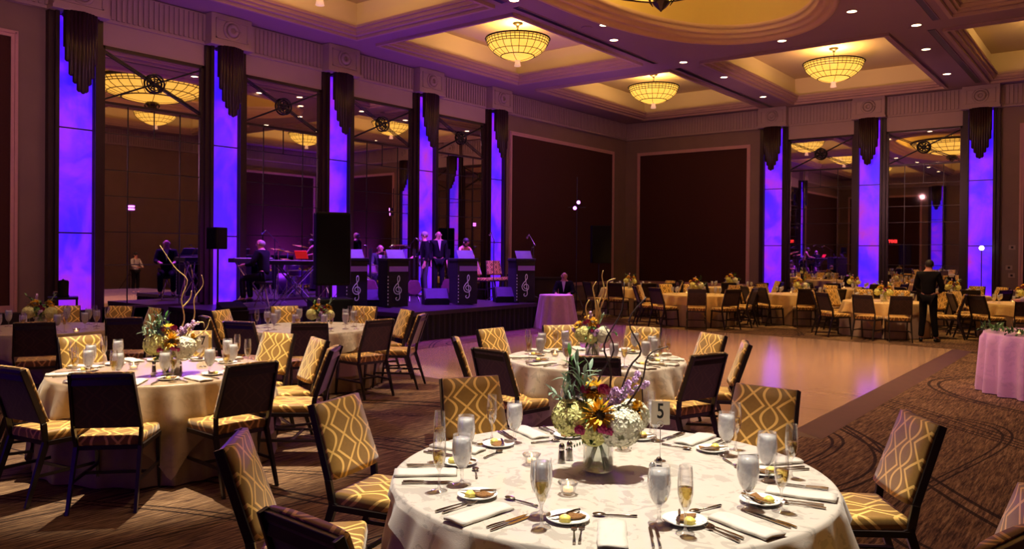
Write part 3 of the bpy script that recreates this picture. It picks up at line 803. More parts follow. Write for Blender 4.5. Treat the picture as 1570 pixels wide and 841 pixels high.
def fork(L=.19):
    g = MB()
    g.tube([(0, -L / 2, .004), (0, -L / 2 + .03, .005), (0, 0, .006), (0, L * .22, .005)], [.006, .0055, .003, .003], 8, flat=1.0)
    v = [(-.003, L * .22, .003), (.003, L * .22, .003), (-.011, L * .29, .003), (.011, L * .29, .003), (-.011, L * .34, .005), (.011, L * .34, .005)]
    g.add([(x, y, z + dz) for dz in (0, .002) for x, y, z in v], [(0, 1, 3, 2), (2, 3, 5, 4), (6, 8, 9, 7), (8, 10, 11, 9), (0, 2, 8, 6), (1, 7, 9, 3), (2, 4, 10, 8), (3, 9, 11, 5), (4, 5, 11, 10)])
    for k in range(4): x = -.0095 + .0063 * k; g.tube([(x, L * .34, .006), (x, L * .43, .007), (x, L / 2, .011)], [.0019, .0017, .001], 5)
    return g.build('dinner_fork', 'silver')
def spoon(L=.17):
    g = MB(); g.tube([(0, -L / 2, .004), (0, -L / 2 + .03, .005), (0, L * .25, .005)], [.0055, .005, .0028], 8)
    g.sphere((0, L * .37, .008), 1, 12, 6, (.017, .027, .006)); return g.build('teaspoon', 'silver', smooth=True)
def napkin():
    g = MB(); v = []; f = []; nx, ny = 6, 10
    for l, (z, sh) in enumerate(((.002, 0), (.006, .002), (.011, .004))):
        o = len(v)
        for j in range(ny + 1):
            for i in range(nx + 1):
                x = -.045 + .09 * i / nx + .002 * math.sin(j * .8 + l); y = -.12 + .24 * j / ny - sh
                v.append((x, y, z + .003 * math.sin(PI * i / nx) + .0015 * math.sin(j * 1.1 + i)))
        for j in range(ny):
            for i in range(nx): a = o + j * (nx + 1) + i; f.append((a, a + 1, a + nx + 2, a + nx + 1))
    m_ = (nx + 1) * (ny + 1)
    for j in range(ny):
        for i in (0, nx): a = j * (nx + 1) + i; b_ = 2 * m_ + a; f.append((a, a + nx + 1, b_ + nx + 1, b_))
    for i in range(nx):
        for j in (0, ny): a = j * (nx + 1) + i; b_ = 2 * m_ + a; f.append((a, a + 1, b_ + 1, b_))
    return g.add(v, f).build('folded_napkin', 'napkin', smooth=True)
def votive():
    t = empty('candle_votive')
    MB().lathe([(.001, .004), (.028, .004), (.032, .01), (.036, .03), (.044, .052), (.042, .052), (.034, .03), (.03, .012), (.001, .010)], 24, mod=lambda t_, z: 1 + (.05 * math.cos(8 * t_) if z > .02 else 0)).build('ribbed_glass', 'glass', t, smooth=True)
    MB().lathe([(.001, .030), (.020, .030), (.022, .028), (.022, .012), (.001, .012)], 16).build('candle', 'wax', t, smooth=True)
    MB().lathe([(.0005, .030), (.004, .036), (.0045, .041), (.002, .050), (.0005, .056)], 8).build('flame', 'flame', t, smooth=True)
    return t
def shaker(fill, nm_):
    t = empty(nm_)
    MB().lathe([(.001, 0), (.019, 0), (.021, .003), (.019, .02), (.015, .065), (.013, .072)], 12).build('glass_body', 'glass', t, smooth=True)
    MB().lathe([(.001, .003), (.017, .004), (.016, .02), (.0135, .055), (.001, .056)], 12).build('contents', fill, t, smooth=True)
    MB().lathe([(.0145, .068), (.015, .078), (.012, .088), (.006, .094), (.001, .095)], 12).build('metal_cap', 'silver', t, smooth=True)
    return t
PRO = {}
def inst(key, maker, x, y, z, rz, label, cat, group=None, sc_=1):
    if key not in PRO: o = PRO[key] = maker()
    else: o = copy_tree(PRO[key])
    o.location = (x, y, z); o.rotation_euler = (0, 0, rz); o.scale = (sc_,) * 3
    return tag(o, label, cat, group)
ORD = ['farthest seat', 'seat one right of farthest', 'seat two right of farthest', 'seat three right of farthest', 'seat four right of farthest',
       'nearest seat', 'seat four left of farthest', 'seat three left of farthest', 'seat two left of farthest', 'seat one left of farthest']
SCL = dict(goblet=1.2, flute=1.14, napkin=1.18)
def settings(c, Rr, angs, tname, level, seed):
    rnd = random.Random(seed)
    base = math.degrees(math.atan2(c[1], c[0]))      # direction away from the camera
    angs = sorted(angs, key=lambda a: (base - a + 18) % 360)
    for k, a in enumerate(angs):
        w = ORD[k]; ar = R(a); d = Vector((math.cos(ar), math.sin(ar))); s = Vector((-d.y, d.x))   # d outward, s = diner's right when facing inward... 
        def P(rad, side): return (c[0] + d.x * rad + s.x * side, c[1] + d.y * rad + s.y * side)
        j = lambda q: (rnd.random() - .5) * q
        rz = ar + PI / 2                          # local +y points to centre
        z = TH + .002
        def go(key, mk, rad, side, rot, lab, cat, grp, dz=0):
            x, y = P(rad + j(.012), side + j(.012))
            return inst(key, mk, x, y, z + dz, rz + rot + j(.08), lab % w if '%s' in lab else lab, cat, grp, SCL.get(key, 1))
        go('goblet', goblet, Rr - .31, .17, 0, 'iced water goblet at the %s of the ' + tname, 'glass', 'water goblets on the ' + tname)
        go('flute', flute, Rr - .21, .26, 0, 'champagne flute at the %s of the ' + tname, 'glass', 'champagne flutes on the ' + tname)
        if level >= 1:
            x, y = P(Rr - .30, -.17)
            inst('plate', plate, x, y, z, rz, ('bread plate at the %s of the ' + tname) % w, 'plate', 'bread plates on the ' + tname)
            ca = rz + .5 + j(.5)
            inst('cracker', cracker, x + .018 * math.cos(ca), y + .018 * math.sin(ca), z + .008, ca, ('seeded cracker at the %s of the ' + tname) % w, 'cracker', 'crackers on the ' + tname, 1.15)
            inst('butter', butterpat, x - .035 * math.cos(ca + .9), y - .035 * math.sin(ca + .9), z + .007, ca, ('butter pat at the %s of the ' + tname) % w, 'butter', 'butter pats on the ' + tname, 1.3)
            inst('bknife', lambda: knife(.16), x + .02 * math.cos(ca + 2), y + .02 * math.sin(ca + 2), z + .017, ca + PI / 2 + .35, ('butter knife at the %s of the ' + tname) % w, 'knife', 'butter knives on the ' + tname)
        if level >= 1:
            go('napkin', napkin, Rr - .15, 0, 0, 'folded pale napkin at the %s of the ' + tname, 'napkin', 'folded napkins on the ' + tname)
            go('knife', knife, Rr - .16, .13, 0, 'table knife at the %s of the ' + tname, 'knife', 'table knives on the ' + tname)
            go('fork', fork, Rr - .15, -.115, 0, 'outer fork at the %s of the ' + tname, 'fork', 'forks on the ' + tname)
        if level >= 2:
            go('fork', fork, Rr - .14, -.145, 0, 'inner fork at the %s of the ' + tname, 'fork', 'forks on the ' + tname)
            go('knife', knife, Rr - .155, .155, 0, 'second table knife at the %s of the ' + tname, 'knife', 'table knives on the ' + tname)
            go('spoon', spoon, Rr - .37, .01, PI / 2, 'teaspoon at the %s of the ' + tname, 'spoon', 'teaspoons on the ' + tname)
A10 = lambda a0: [a0 + 36 * k for k in range(10)]
settings(T5, 1.0, [153, 189, 222, 265, 302, 338, 14, 51, 87, 121], 'foreground table', 2, 5)
settings(T6, .86, [174, 219, 259, 302, 338, 3, 30, 61, 99, 137], 'dance floor table', 1, 6)
settings(T7, .86, A10(-43)[:10], 'number seven table', 1, 7)
settings(T3, .84, A10(-3), 'loudspeaker table', 0, 3)
settings(T8, .86, A10(-27), 'far left table', 0, 8)
# ------------------------------------------------------------------ flowers
def petals_ball(g, c, r, n, rnd, size):
    c = Vector(c)
    for i in range(n):
        y = 1 - 2 * (i + .5) / n; ph = i * 2.39996; q = math.sqrt(1 - y * y)
        d = Vector((q * math.cos(ph), q * math.sin(ph), y)); d += Vector([rnd.uniform(-.3, .3) for _ in range(3)]); d.normalize()
        p = c + d * r * rnd.uniform(.88, 1.08); u = d.orthogonal().normalized(); v = d.cross(u); a0 = rnd.random() * 6
        for k in range(4):
            a = a0 + k * PI / 2; e = u * math.cos(a) + v * math.sin(a); f = u * math.cos(a + .6) + v * math.sin(a + .6); h = u * math.cos(a - .6) + v * math.sin(a - .6)
            g.add([p, p + h * size * .7 + d * size * .12, p + e * size + d * size * .02, p + f * size * .7 + d * size * .12], [(0, 1, 2, 3)])
def leafy(g, a, b_, w, bend=.0, fold=.15):
    a, b_ = Vector(a), Vector(b_); d = b_ - a; L = d.length; d.normalize(); s = d.cross(Vector((0, 0, 1)));
    if s.length < .1: s = Vector((1, 0, 0))
    s.normalize(); u = s.cross(d)
    pts = []
    for q, ww in ((0, .1), (.25, .8), (.5, 1), (.75, .7), (1, .05)):
        m_ = a + d * L * q + u * bend * math.sin(PI * q); pts += [m_ - s * w * ww / 2 + u * fold * w * ww, m_, m_ + s * w * ww / 2 + u * fold * w * ww]
    g.add(pts, [(i * 3 + k, i * 3 + k + 1, i * 3 + k + 4, i * 3 + k + 3) for i in range(4) for k in range(2)])
def sunflower(root, c, d, r, rnd):
    c, d = Vector(c), Vector(d).normalized(); u = d.orthogonal().normalized(); v = d.cross(u); g = MB()
    for ring, (rr, tilt, n) in enumerate(((1, .12, 18), (.85, .35, 16), (.66, .5, 12))):
        for k in range(n):
            a = 2 * PI * k / n + ring * .2 + rnd.uniform(-.08, .08); e = u * math.cos(a) + v * math.sin(a)
            leafy(g, c + e * r * .22 + d * .004 * ring, c + e * r * rr * rnd.uniform(1.0, 1.2) + d * r * tilt * rnd.uniform(.6, 1.2), r * .36)
    o = g.build('sunflower', 'sunpetal', root)
    T = d.to_track_quat('Z', 'Y').to_matrix()
    MB().sphere(c + d * .008, 1, 14, 8, (r * .40, r * .40, r * .16), T).build('flower_centre', 'sundisc', o, smooth=True)
def rose(g, c, r, rnd):
    c = Vector(c)
    for k in range(14):
        a = k * 2.4; q = r * (.25 + .75 * k / 14); z = r * .6 * (1 - k / 14)
        e = Vector((math.cos(a), math.sin(a), 0)); s = Vector((-e.y, e.x, 0))
        p = c + e * q * .7 + Vector((0, 0, z - r * .2))
        g.add([p - s * r * .45 - Vector((0, 0, r * .4)), p + s * r * .45 - Vector((0, 0, r * .4)), p + s * r * .5 + e * r * .25 + Vector((0, 0, r * .35)), p + e * r * .1 + Vector((0, 0, r * .55)), p - s * r * .5 + e * r * .25 + Vector((0, 0, r * .35))], [(0, 1, 2, 3, 4)])
    g.sphere(c, r * .55, 8, 6)
def willow(root, pts, r=.004, mat='willow'):
    P = [Vector(p) for p in pts]; out = []
    for i in range(len(P) - 1):
        p0, p1, p2, p3 = P[max(i - 1, 0)], P[i], P[i + 1], P[min(i + 2, len(P) - 1)]
        for k in range(4):
            t = k / 4; out.append(.5 * ((2 * p1) + (p2 - p0) * t + (2 * p0 - 5 * p1 + 4 * p2 - p3) * t * t + (3 * p1 - p0 - 3 * p2 + p3) * t ** 3))
    out.append(P[-1]); n = len(out)
    MB().tube(out, [r * (1 - .6 * i / n) for i in range(n)], 6).build('willow_twig', mat, root, smooth=True)
def camera_basis(p):
    f = Vector((p[0], p[1])).normalized(); return Vector((f.y, -f.x, 0)), Vector((-f.x, -f.y, 0))   # right, toward viewer
def bouquet(c, scale, seed, label, variant=0, group='flower arrangements on the tables', twigs=(), twigmat='willow', detail=1, tr=.0055):
    rnd = random.Random(seed); rt, tv = camera_basis(c); up = Vector((0, 0, 1))
    root = empty('flower_arrangement', (c[0], c[1], TH + .002), 0, label, 'flowers', group)
    def L(x, z, t=0): return (rt * x + up * z + tv * t) * scale
    g = MB(); g.lathe([(.001, .004), (.058, .004), (.062, .01), (.062, .14), (.06, .15), (.057, .148), (.058, .012), (.001, .012)], 28, mod=None)
    g.v = [(x * scale, y * scale, z * scale) for x, y, z in g.v]; g.build('glass_vase', 'vaseglass', root, smooth=True)
    g = MB()
    for k in range(16 if detail else 4):
        a = rnd.random() * 6.28; b_ = a + 2.5 + rnd.random(); g.tube([(.05 * scale * math.cos(a), .05 * scale * math.sin(a), .015 * scale), (.03 * scale * math.cos(b_), .03 * scale * math.sin(b_), .2 * scale)], .004 * scale, 5)
    g.build('stems', 'stemgreen', root)
    if variant == 0:
        hyd = [(-.112, .228, .04, .074, 'hydrangea'), (.088, .205, .075, .080, 'whiteflower'), (-.02, .175, .075, .05, 'hydrangea'), (-.03, .20, -.09, .07, 'hydrangea'), (.06, .17, .05, .05, 'whiteflower'), (.14, .22, -.05, .065, 'whiteflower')]
        sun = [(.0, .255, .125, .066, (.2, .3, 1)), (-.02, .335, .03, .055, (-.1, .8, .6)), (.155, .25, .0, .05, (.8, .2, .4))]
        ros = [(-.075, .19, .12, .024), (.012, .205, .15, .026), (.042, .195, .145, .022), (.02, .345, .06, .028), (-.055, .34, .04, .024)]
        lil = [((.03, .27, .05), (.16, .40, .05)), ((.06, .27, .03), (.11, .36, .08)), ((.04, .27, .0), (.19, .37, -.02)), ((0, .25, .02), (.07, .35, .05))]
        pal = [((-.06, .28, .03), (-.09, .45, .05)), ((-.05, .28, .04), (-.06, .42, .07)), ((-.09, .26, .05), (-.15, .36, .08)), ((-.06, .28, 0), (-.12, .47, .0)), ((-.09, .27, .0), (-.14, .40, .04)), ((-.02, .3, 0), (-.04, .42, -.03)), ((-.12, .27, .02), (-.19, .33, .04))]
    elif variant == 1:
        hyd = [(-.08, .20, .07, .068, 'hydrangea'), (.09, .20, .06, .066, 'whiteflower'), (.0, .18, -.08, .065, 'hydrangea'), (-.01, .17, .09, .045, 'hydrangea')]
        sun = [(-.12, .27, .05, .05, (-.4, .6, .6)), (.0, .30, .05, .055, (.1, .8, .6)), (-.03, .33, -.04, .05, (0, .9, .3))]
        ros = [(-.04, .31, .06, .024), (-.07, .30, .07, .02), (.0, .235, .11, .02), (.05, .27, .07, .022)]
        lil = [((.0, .2, .08), (.05, .25, .13)), ((-.02, .22, .08), (.03, .20, .13)), ((-.02, .28, 0), (-.01, .38, .02)), ((-.12, .2, .03), (-.17, .24, .04))]
        pal = [((.05, .26, 0), (.10, .37, .02)), ((.12, .2, 0), (.2, .22, .04))]
    else:
        hyd = [(-.11, .18, .05, .065, 'hydrangea'), (.10, .17, .06, .06, 'hydrangea'), (.0, .18, -.07, .065, 'hydrangea')]
        sun = [(-.05, .27, .04, .058, (-.2, .8, .6)), (.09, .26, .03, .055, (.5, .7, .5)), (-.09, .26, -.02, .045, (-.5, .8, .2))]
        ros = [(.02, .21, .09, .028), (.04, .26, .05, .022), (.0, .24, .08, .024)]
        lil = [((-.02, .17, .09), (.0, .20, .13)), ((-.04, .27, 0), (-.03, .37, .0))]
        pal = [((-.04, .26, 0), (-.13, .36, .02)), ((.06, .25, 0), (.13, .34, .0))]
    for x, z, t, r, mt in hyd:
        g = MB(); petals_ball(g, L(x, z, t), r * scale, 230 if detail else 45, rnd, (.021 if detail else .026) * scale); g.sphere(L(x, z, t), r * .74 * scale, 12, 8); g.build('hydrangea', mt, root)
    for x, z, t, r, dd in sun: sunflower(root, L(x, z, t), rt * dd[0] + up * dd[1] + tv * dd[2], r * scale, rnd)
    for x, z, t, r in ros: g = MB(); rose(g, L(x, z, t), r * scale, rnd); g.build('rose', 'magenta', root)
    for a, b_ in lil:
        g = MB(); A, B = L(*a[:2], a[2]), L(*b_[:2], b_[2])
        for k in range(9 if detail else 4):
            p = A.lerp(B, k / 8 if detail else k / 3); e = Vector([rnd.uniform(-1, 1) for _ in range(3)]).normalized() * .012 * scale
            petals_ball(g, p + e, .008 * scale, 5, rnd, .014 * scale)
        o = g.build('stock_blossom', 'lilac', root)
        MB().tube([A, B], .002 * scale, 5).build('stem', 'stemgreen', o)
    for a, b_ in pal:
        g = MB(); A, B = L(*a[:2], a[2]), L(*b_[:2], b_[2]); g.tube([A, B], .0022 * scale, 5)
        for k in range(11):
            p = A.lerp(B, k / 10); e = Vector([rnd.uniform(-1, 1) for _ in range(3)]); e = (e + (B - A).normalized() * .8).normalized()
            leafy(g, p, p + e * .062 * scale, .018 * scale, .004)
        g.build('eucalyptus_sprig', 'palelleaf' if rnd.random() < .5 else 'leaf', root)
    g = MB()
    for k in range(75 if detail else 18):
        a = rnd.random() * 6.28; q = rnd.uniform(.03, .08); z = rnd.uniform(.13, .27)
        A = Vector((q * math.cos(a), q * math.sin(a), z)); e = Vector((math.cos(a), math.sin(a), rnd.uniform(-.6, .7))).normalized()
        leafy(g, A * scale, (A + e * rnd.uniform(.06, .11)) * scale, rnd.uniform(.02, .035) * scale, .01 * scale)
    g.build('foliage', 'leaf', root)
    g = MB()
    for sx in ((-.14, .10, .08, -1), (.13, .12, .08, 1)):
        A = L(sx[0] * .3, .15, .05); B = L(*sx[:2], sx[2])
        for k in range(10):
            p = A.lerp(B, k / 9); s = (B - A).normalized().cross(tv); w = .022 * (1 - k / 11)
            for q in (-1, 1): leafy(g, p, p + (s * q + (B - A).normalized() * .5) * w * scale, .006 * scale)
    g.build('fern_frond', 'leaf', root)
    for tw in twigs: willow(root, [L(*p[:2], p[2] if len(p) > 2 else 0) for p in tw], tr * scale, twigmat)
    return root
V5 = atz(917, 722, TH); V6 = atz(908, 546, TH); V7 = atz(262, 573, TH); V3 = atz(492, 503, TH)
k = 1.14
bouquet((V5.x, V5.y), k, 11, 'large sunflower and hydrangea arrangement in glass vase on the foreground table', 0, twigmat='willowdark',
        twigs=[[(.02, .2), (.05, .40), (.02, .52), (.09, .66), (.10, .78)], [(.05, .2), (.12, .42), (.17, .50), (.12, .62), (.19, .72)], [(-.02, .2), (.0, .38), (.06, .50), (.02, .60)], [(.06, .2), (.17, .36), (.20, .48), (.28, .52)]])
bouquet((V6.x, V6.y), 1.12, 12, 'flower arrangement with tall curly twigs on the table beside the dance floor', 1, tr=.0095,
        twigs=[[(.0, .2), (.03, .36), (.02, .5), (.0, .6), (.03, .66)], [(.03, .2), (.07, .36), (.05, .46), (.1, .58), (.08, .70), (.09, .76)], [(.03, .2), (.06, .4), (.12, .56), (.13, .66), (.20, .69)], [(-.02, .25), (-.06, .42), (-.03, .5)], [(.0, .2), (.04, .36), (.04, .5)]])
bouquet((V7.x, V7.y), 1.10, 13, 'flower arrangement with long curly twigs on the number seven table', 0,
        twigs=[[(.03, .25), (.09, .40), (.07, .56), (.11, .70), (.02, .80), (-.08, .96)], [(.1, .25), (.16, .42), (.16, .56), (.22, .66), (.21, .74)], [(.08, .25), (.14, .36), (.22, .38), (.23, .34)], [(.14, .25), (.24, .32), (.27, .40)], [(.08, .5), (.13, .56), (.14, .62)]])
bouquet((V3.x, V3.y), 1.05, 14, 'low yellow and purple flower arrangement on the table before the loudspeaker', 2)
V8 = atz(62, 502, TH)
bouquet((V8.x, V8.y), 1.15, 15, 'flower arrangement with white hydrangeas on the far left table', 2)
# cards
def card(p, num, label, h=.30, rz=None, w=.10):
    rt, tv = camera_basis(p); rz = math.atan2(rt.y, rt.x) if rz is None else rz
    t = empty('table_number_stand', (p[0], p[1], TH + .002), rz, label, 'sign')
    g = MB(); g.lathe([(.001, 0), (.03, 0), (.028, .004), (.001, .006)], 16); g.tube([(0, 0, 0), (0, 0, h - .02)], .0018, 6)
    g.tube([(.014 * math.cos(a * PI / 8), 0, h - .006 + .014 * math.sin(a * PI / 8)) for a in range(17)], .0018, 6); g.build('wire_stand', 'chrome', t, smooth=True)
    o = MB().box(-w / 2, .003, h - .01, w / 2, .0045, h + w * 1.18).build('number_card', 'card', t)
    T = Matrix.Translation((0, .0025, h + w * .6)) @ Matrix.Rotation(PI / 2, 4, 'X') @ Matrix.Diagonal((.72, 1, 1, 1))
    text_mesh('numeral', num, .115 * w / .1, 'ink', o, T, .0004, .0015)
p = atz(1012, 707, TH); card(p, '5', 'white card with the number five on wire stand, foreground table', .19, w=.090)
p = atz(311, 562, TH); card(p, '7', 'white card with number seven on the left table', .17, w=.09)
p = atz(601, 508, TH)
# shakers and votives
for (px, py, n_, f_) in ((861, 709, 'pepper_shaker', 'pepper'), (873, 705, 'salt_shaker', 'salt'), (1000, 741, 'salt_shaker', 'salt'), (1010, 732, 'pepper_shaker', 'pepper')):
    p = atz(px, py, TH); tt = 'left of the flower vase' if px < 900 else 'below the number five card'
    inst(n_, lambda: shaker(f_, n_), p.x, p.y, TH + .002, 0, n_.replace('_', ' ') + ' ' + tt + ' on the foreground table', 'shaker')
for (px, py, l) in ((815, 712, 'ribbed glass votive left of the shakers on the foreground table'), (871, 757, 'lit ribbed votive in front of the flower vase, foreground table'), (955, 690, 'ribbed votive behind the white hydrangea on the foreground table'),
                    (851, 546, 'votive candle left of the flowers, table beside dance floor'), (205, 566, 'votive candle left of the flowers on number seven table'), (117, 510, 'lit votive candle on the far left table')):
    p = atz(px, py, TH); inst('votive', votive, p.x, p.y, TH + .002, 0, l, 'candle holder')
for (px, py, n_, f_, tt) in ((236, 571, 'pepper_shaker', 'pepper', 'left of the vase on the number seven table'), (269, 573, 'salt_shaker', 'salt', 'in front of the vase on the number seven table'), (276, 571, 'pepper_shaker', 'pepper', 'right of the vase on the number seven table')):
    p = atz(px, py, TH); inst(n_, None, p.x, p.y, TH + .002, 0, n_.replace('_', ' ') + ' ' + tt, 'shaker')
# ------------------------------------------------------------------ chairs near
G5, G6, G7, G3, G8 = ['banquet chairs around the ' + s for s in ('foreground table', 'table beside the dance floor', 'number seven table', 'table before the loudspeaker', 'far left table')]
for px, py, l, tw in ((720, 578, 'gold lattice chair facing the camera behind the foreground table, left of the flowers', 0), (513, 611, 'gold lattice chair at left of foreground table, pulled out and leaning', 4),
                      (356, 672, 'gold lattice chair cut by the bottom edge, seen from its side at left', 0), (1176, 593, 'gold lattice chair behind the right part of foreground table', 0),
                      (937, 577, 'gold lattice chair mostly hidden behind the foreground flowers', 0), (1414, 640, 'chair right of the foreground table with pink-tinged lattice back', -16)):
    chair_px(px, py, T5, l, G5, tw)
chair_px(463, 800, T5, 'chair at the bottom edge seen from behind, nearest the camera at left', G5, 0)
for px, py, l in ((757, 504, 'gold lattice chair at far left of the dance floor table'), (697, 519, 'chair seen edge-on at the left of the dance floor table'), (750, 536, 'dark backed chair at near left of the dance floor table'),
                  (861, 499, 'gold lattice chair behind flowers of the dance floor table'), (987, 501, 'gold lattice chair at the far side of dance floor table, against the dance floor'), (1091, 512, 'pink-lit lattice chair at far right of the dance floor table'),
                  (1087, 543, 'dark backed chair at right of the dance floor table, back to camera'), (1146, 525, 'chair seen edge-on in front of the dance floor, rightmost at its table'), (912, 547, 'dark backed chair directly behind the foreground flowers')):
    chair_px(px, py, T6, l, G6)
for px, py, l in ((156, 572, 'dark chair with its back to the camera before the number seven table'), (387, 557, 'dark chair with its back turned at right of the number seven table'), (405, 513, 'gold lattice chair at the far right of the number seven table'),
                  (491, 519, 'gold lattice chair set apart between two tables, left of centre'), (514, 533, 'chair with brown back seen from behind its side, right of the seven table'), (137, 517, 'gold lattice chair at the far left of number seven table'),
                  (292, 508, 'chair behind the flowers of the number seven table'), (190, 487, 'dark backed chair between the far left table and number seven table')):
    f = (-.8, .6) if px == 190 else None
    c = T7
    if px == 491: f = None
    chair_px(px, py, c, l, G7 if px != 190 else G8, face=f)
for (x, y), l, a in (((85, 652), 'chair at far left edge with pink-lit lattice back and gold seat', -8), ((58, 628), 'chair behind the leftmost edge chair, gold seat toward seven table', 10)):
    p = atz(x, y, .48); d = Vector((T7[0] - p.x, T7[1] - p.y)).normalized(); place_chair(p.x, p.y, math.atan2(d.y, d.x) - PI / 2 + R(a), l, G7)
for px, py, l in ((448, 472, 'gold lattice chair behind the left of the table near the loudspeaker'), (546, 471, 'gold lattice chair behind right of the flowers before the loudspeaker'), (475, 495, 'brown backed chair with its back to camera before the loudspeaker table'),
                  (583, 490, 'dark lattice backed chair at right of the table near the loudspeaker'), (615, 475, 'gold lattice chair at the far right of the loudspeaker table'), (648, 482, 'chair seen edge-on nearest the dance floor corner at left'),
                  (364, 476, 'gold lattice chair at the left of the loudspeaker table'), (366, 493, 'brown backed chair at the near left of loudspeaker table'), (317, 485, 'chair seen edge-on in front of the second violet column')):
    chair_px(px, py, T3, l, G3)
for px, py, l in ((53, 494, 'brown backed chair with its back to camera at the far left table'), (175, 470, 'gold lattice chair behind the right side of the far left table'), (240, 472, 'chair by the low mirror ledge behind curly twigs'), (95, 470, 'gold lattice chair behind the votive of the far left table')):
    chair_px(px, py, T8, l, G8)
# right edge chairs
chair_px(1604, 766, T5, 'pink-lit chair back in the bottom right corner', G5, 20, mind=1.6)
chair_px(1556, 826, T5, 'dark chair rail at the very bottom right, in front of the pink-lit chair', G5, 0, mind=1.3)
# ------------------------------------------------------------------ far tables
far = [(1068, 19.9, 'far table in front of the dark red panel', 10), (967, 23.2, 'far table nearest the dark room corner', 6), (1228, 20.5, 'far table below the left far mirror', 10),
       (1356, 17.6, 'far table directly left of the waiter', 10), (1573, 17.2, 'far table at the right edge of view', 7), (1462, 20.6, 'far table hidden behind the waiter', 8), (1122, 24.2, 'small far table deep behind the panel table', 6),
       (1310, 24.0, 'far table below the middle violet column', 6)]
for i, (px, fd, l, nch) in enumerate(far):
    c = atd(px, fd, 0); c = (c.x, c.y)
    round_table('f', c, .84, l, 'pale cloth on the ' + l, 40 + i, rot=.3 * i, half=.22, n=110, sat='pedestalcloth', top='cloth_gold')
    bouquet(c, 1.15, 60 + i, 'yellow flowers on the ' + l, 1 + i % 2, detail=0)
    a0 = math.degrees(math.atan2(-c[1], -c[0])) + (18 if i % 2 else 2)
    order = [0, 1, 9, 2, 8, 3, 7, 4, 6, 5][:nch]
    for k in order:
        a = R(a0 + 36 * k + random.uniform(-5, 5)); rr = 1.14 + random.uniform(-.03, .12)
        if (Vector((c[0] + rr * math.cos(a), c[1] + rr * math.sin(a))) - Vector(atd(1424, 16.35, 0)[:2])).length < .55: continue
        place_chair(c[0] + rr * math.cos(a), c[1] + rr * math.sin(a), a + PI / 2 + random.uniform(-.12, .12), 'banquet chair at the ' + l, 'banquet chairs at the ' + l)
    for k in range(10):
        a = R(a0 + 36 * k + 14); inst('goblet', goblet, c[0] + .58 * math.cos(a), c[1] + .58 * math.sin(a), TH + .002, 0, 'goblet on the ' + l, 'glass', 'goblets on the ' + l)
    for k in (1, 6):
        a = R(a0 + 36 * k + 14); inst('votive', votive, c[0] + .3 * math.cos(a), c[1] + .3 * math.sin(a), TH + .002, 0, 'lit votive on the ' + l, 'candle holder', 'votives on the ' + l)
# skirted pink table at right
def skirted(c, Rr, h, mat, label, folds, amp=.04, flare=.0, topmat=None, seed=1):
    t = empty('skirted_table', (c[0], c[1], 0), 0, label, 'table'); n = 260; v = []; f = []
    rnd = random.Random(seed); ph = rnd.random() * 6
    for (q, z) in ((0, h), (.5, h), (.97, h), (1, h - .004), (1.005, h - .03)):
        for k in range(n): a = 2 * PI * k / n; v.append((Rr * q * math.cos(a), Rr * q * math.sin(a), z))
    for j in range(1, 13):
        s = j / 12
        for k in range(n):
            a = 2 * PI * k / n; r = Rr * 1.01 + flare * s ** 1.2 + amp * (.35 + .65 * s) * (math.sin(folds * a + ph + .6 * math.sin(4 * a)) * .6 + .4)
            v.append((r * math.cos(a), r * math.sin(a), (h - .03) * (1 - s) + .01 * s))
    for i in range(len(v) // n - 1):
        for k in range(n): f.append((i * n + k, i * n + (k + 1) % n, (i + 1) * n + (k + 1) % n, (i + 1) * n + k))
    MB().add(v, f).build('skirting', mat, t, smooth=True)
    MB().lathe([(.01, h - .03), (Rr * .96, h - .03), (Rr * .96, h - .008), (.01, h - .008)], 32).build('tabletop', 'plinth', t)
    MB().tube([(0, 0, 0), (0, 0, h - .03)], .04, 8).build('leg', 'chairmetal', t)
    return t
cr = atd(1628, 10.2, 0)
skirted((cr.x, cr.y), .86, .78, 'skirtpink', 'round table with a pleated pink-lit skirt at the right edge', 22, .09)
g = MB(); rnd = random.Random(9)
for k in range(160):
    a = R(150 + rnd.random() * 170); q = .80 + rnd.uniform(-.1, .08); p = Vector((q * math.cos(a), q * math.sin(a), .79 + rnd.random() * .05)); e = Vector([rnd.uniform(-1, 1), rnd.uniform(-1, 1), rnd.uniform(-.3, .8)]).normalized()
    leafy(g, p, p + e * .09, .035, .01)
o = g.build('leaf_garland', 'leaf'); o.location = (cr.x, cr.y, 0); tag(o, 'green leaf garland lying around the edge of the pink skirted table', 'garland')
for k, a in enumerate((200, 232, 262, 290)):
    inst('votive', votive, cr.x + .66 * math.cos(R(a)), cr.y + .66 * math.sin(R(a)), .782, 0, 'lit votive among the leaves on the pink skirted table', 'candle holder', 'votives on the pink skirted table')
ck = atd(853, 18.7, 0)
skirted((ck.x, ck.y), .39, .78, 'pedestalcloth', 'small table with long flared cloth standing at the stage end', 11, .05, .11)
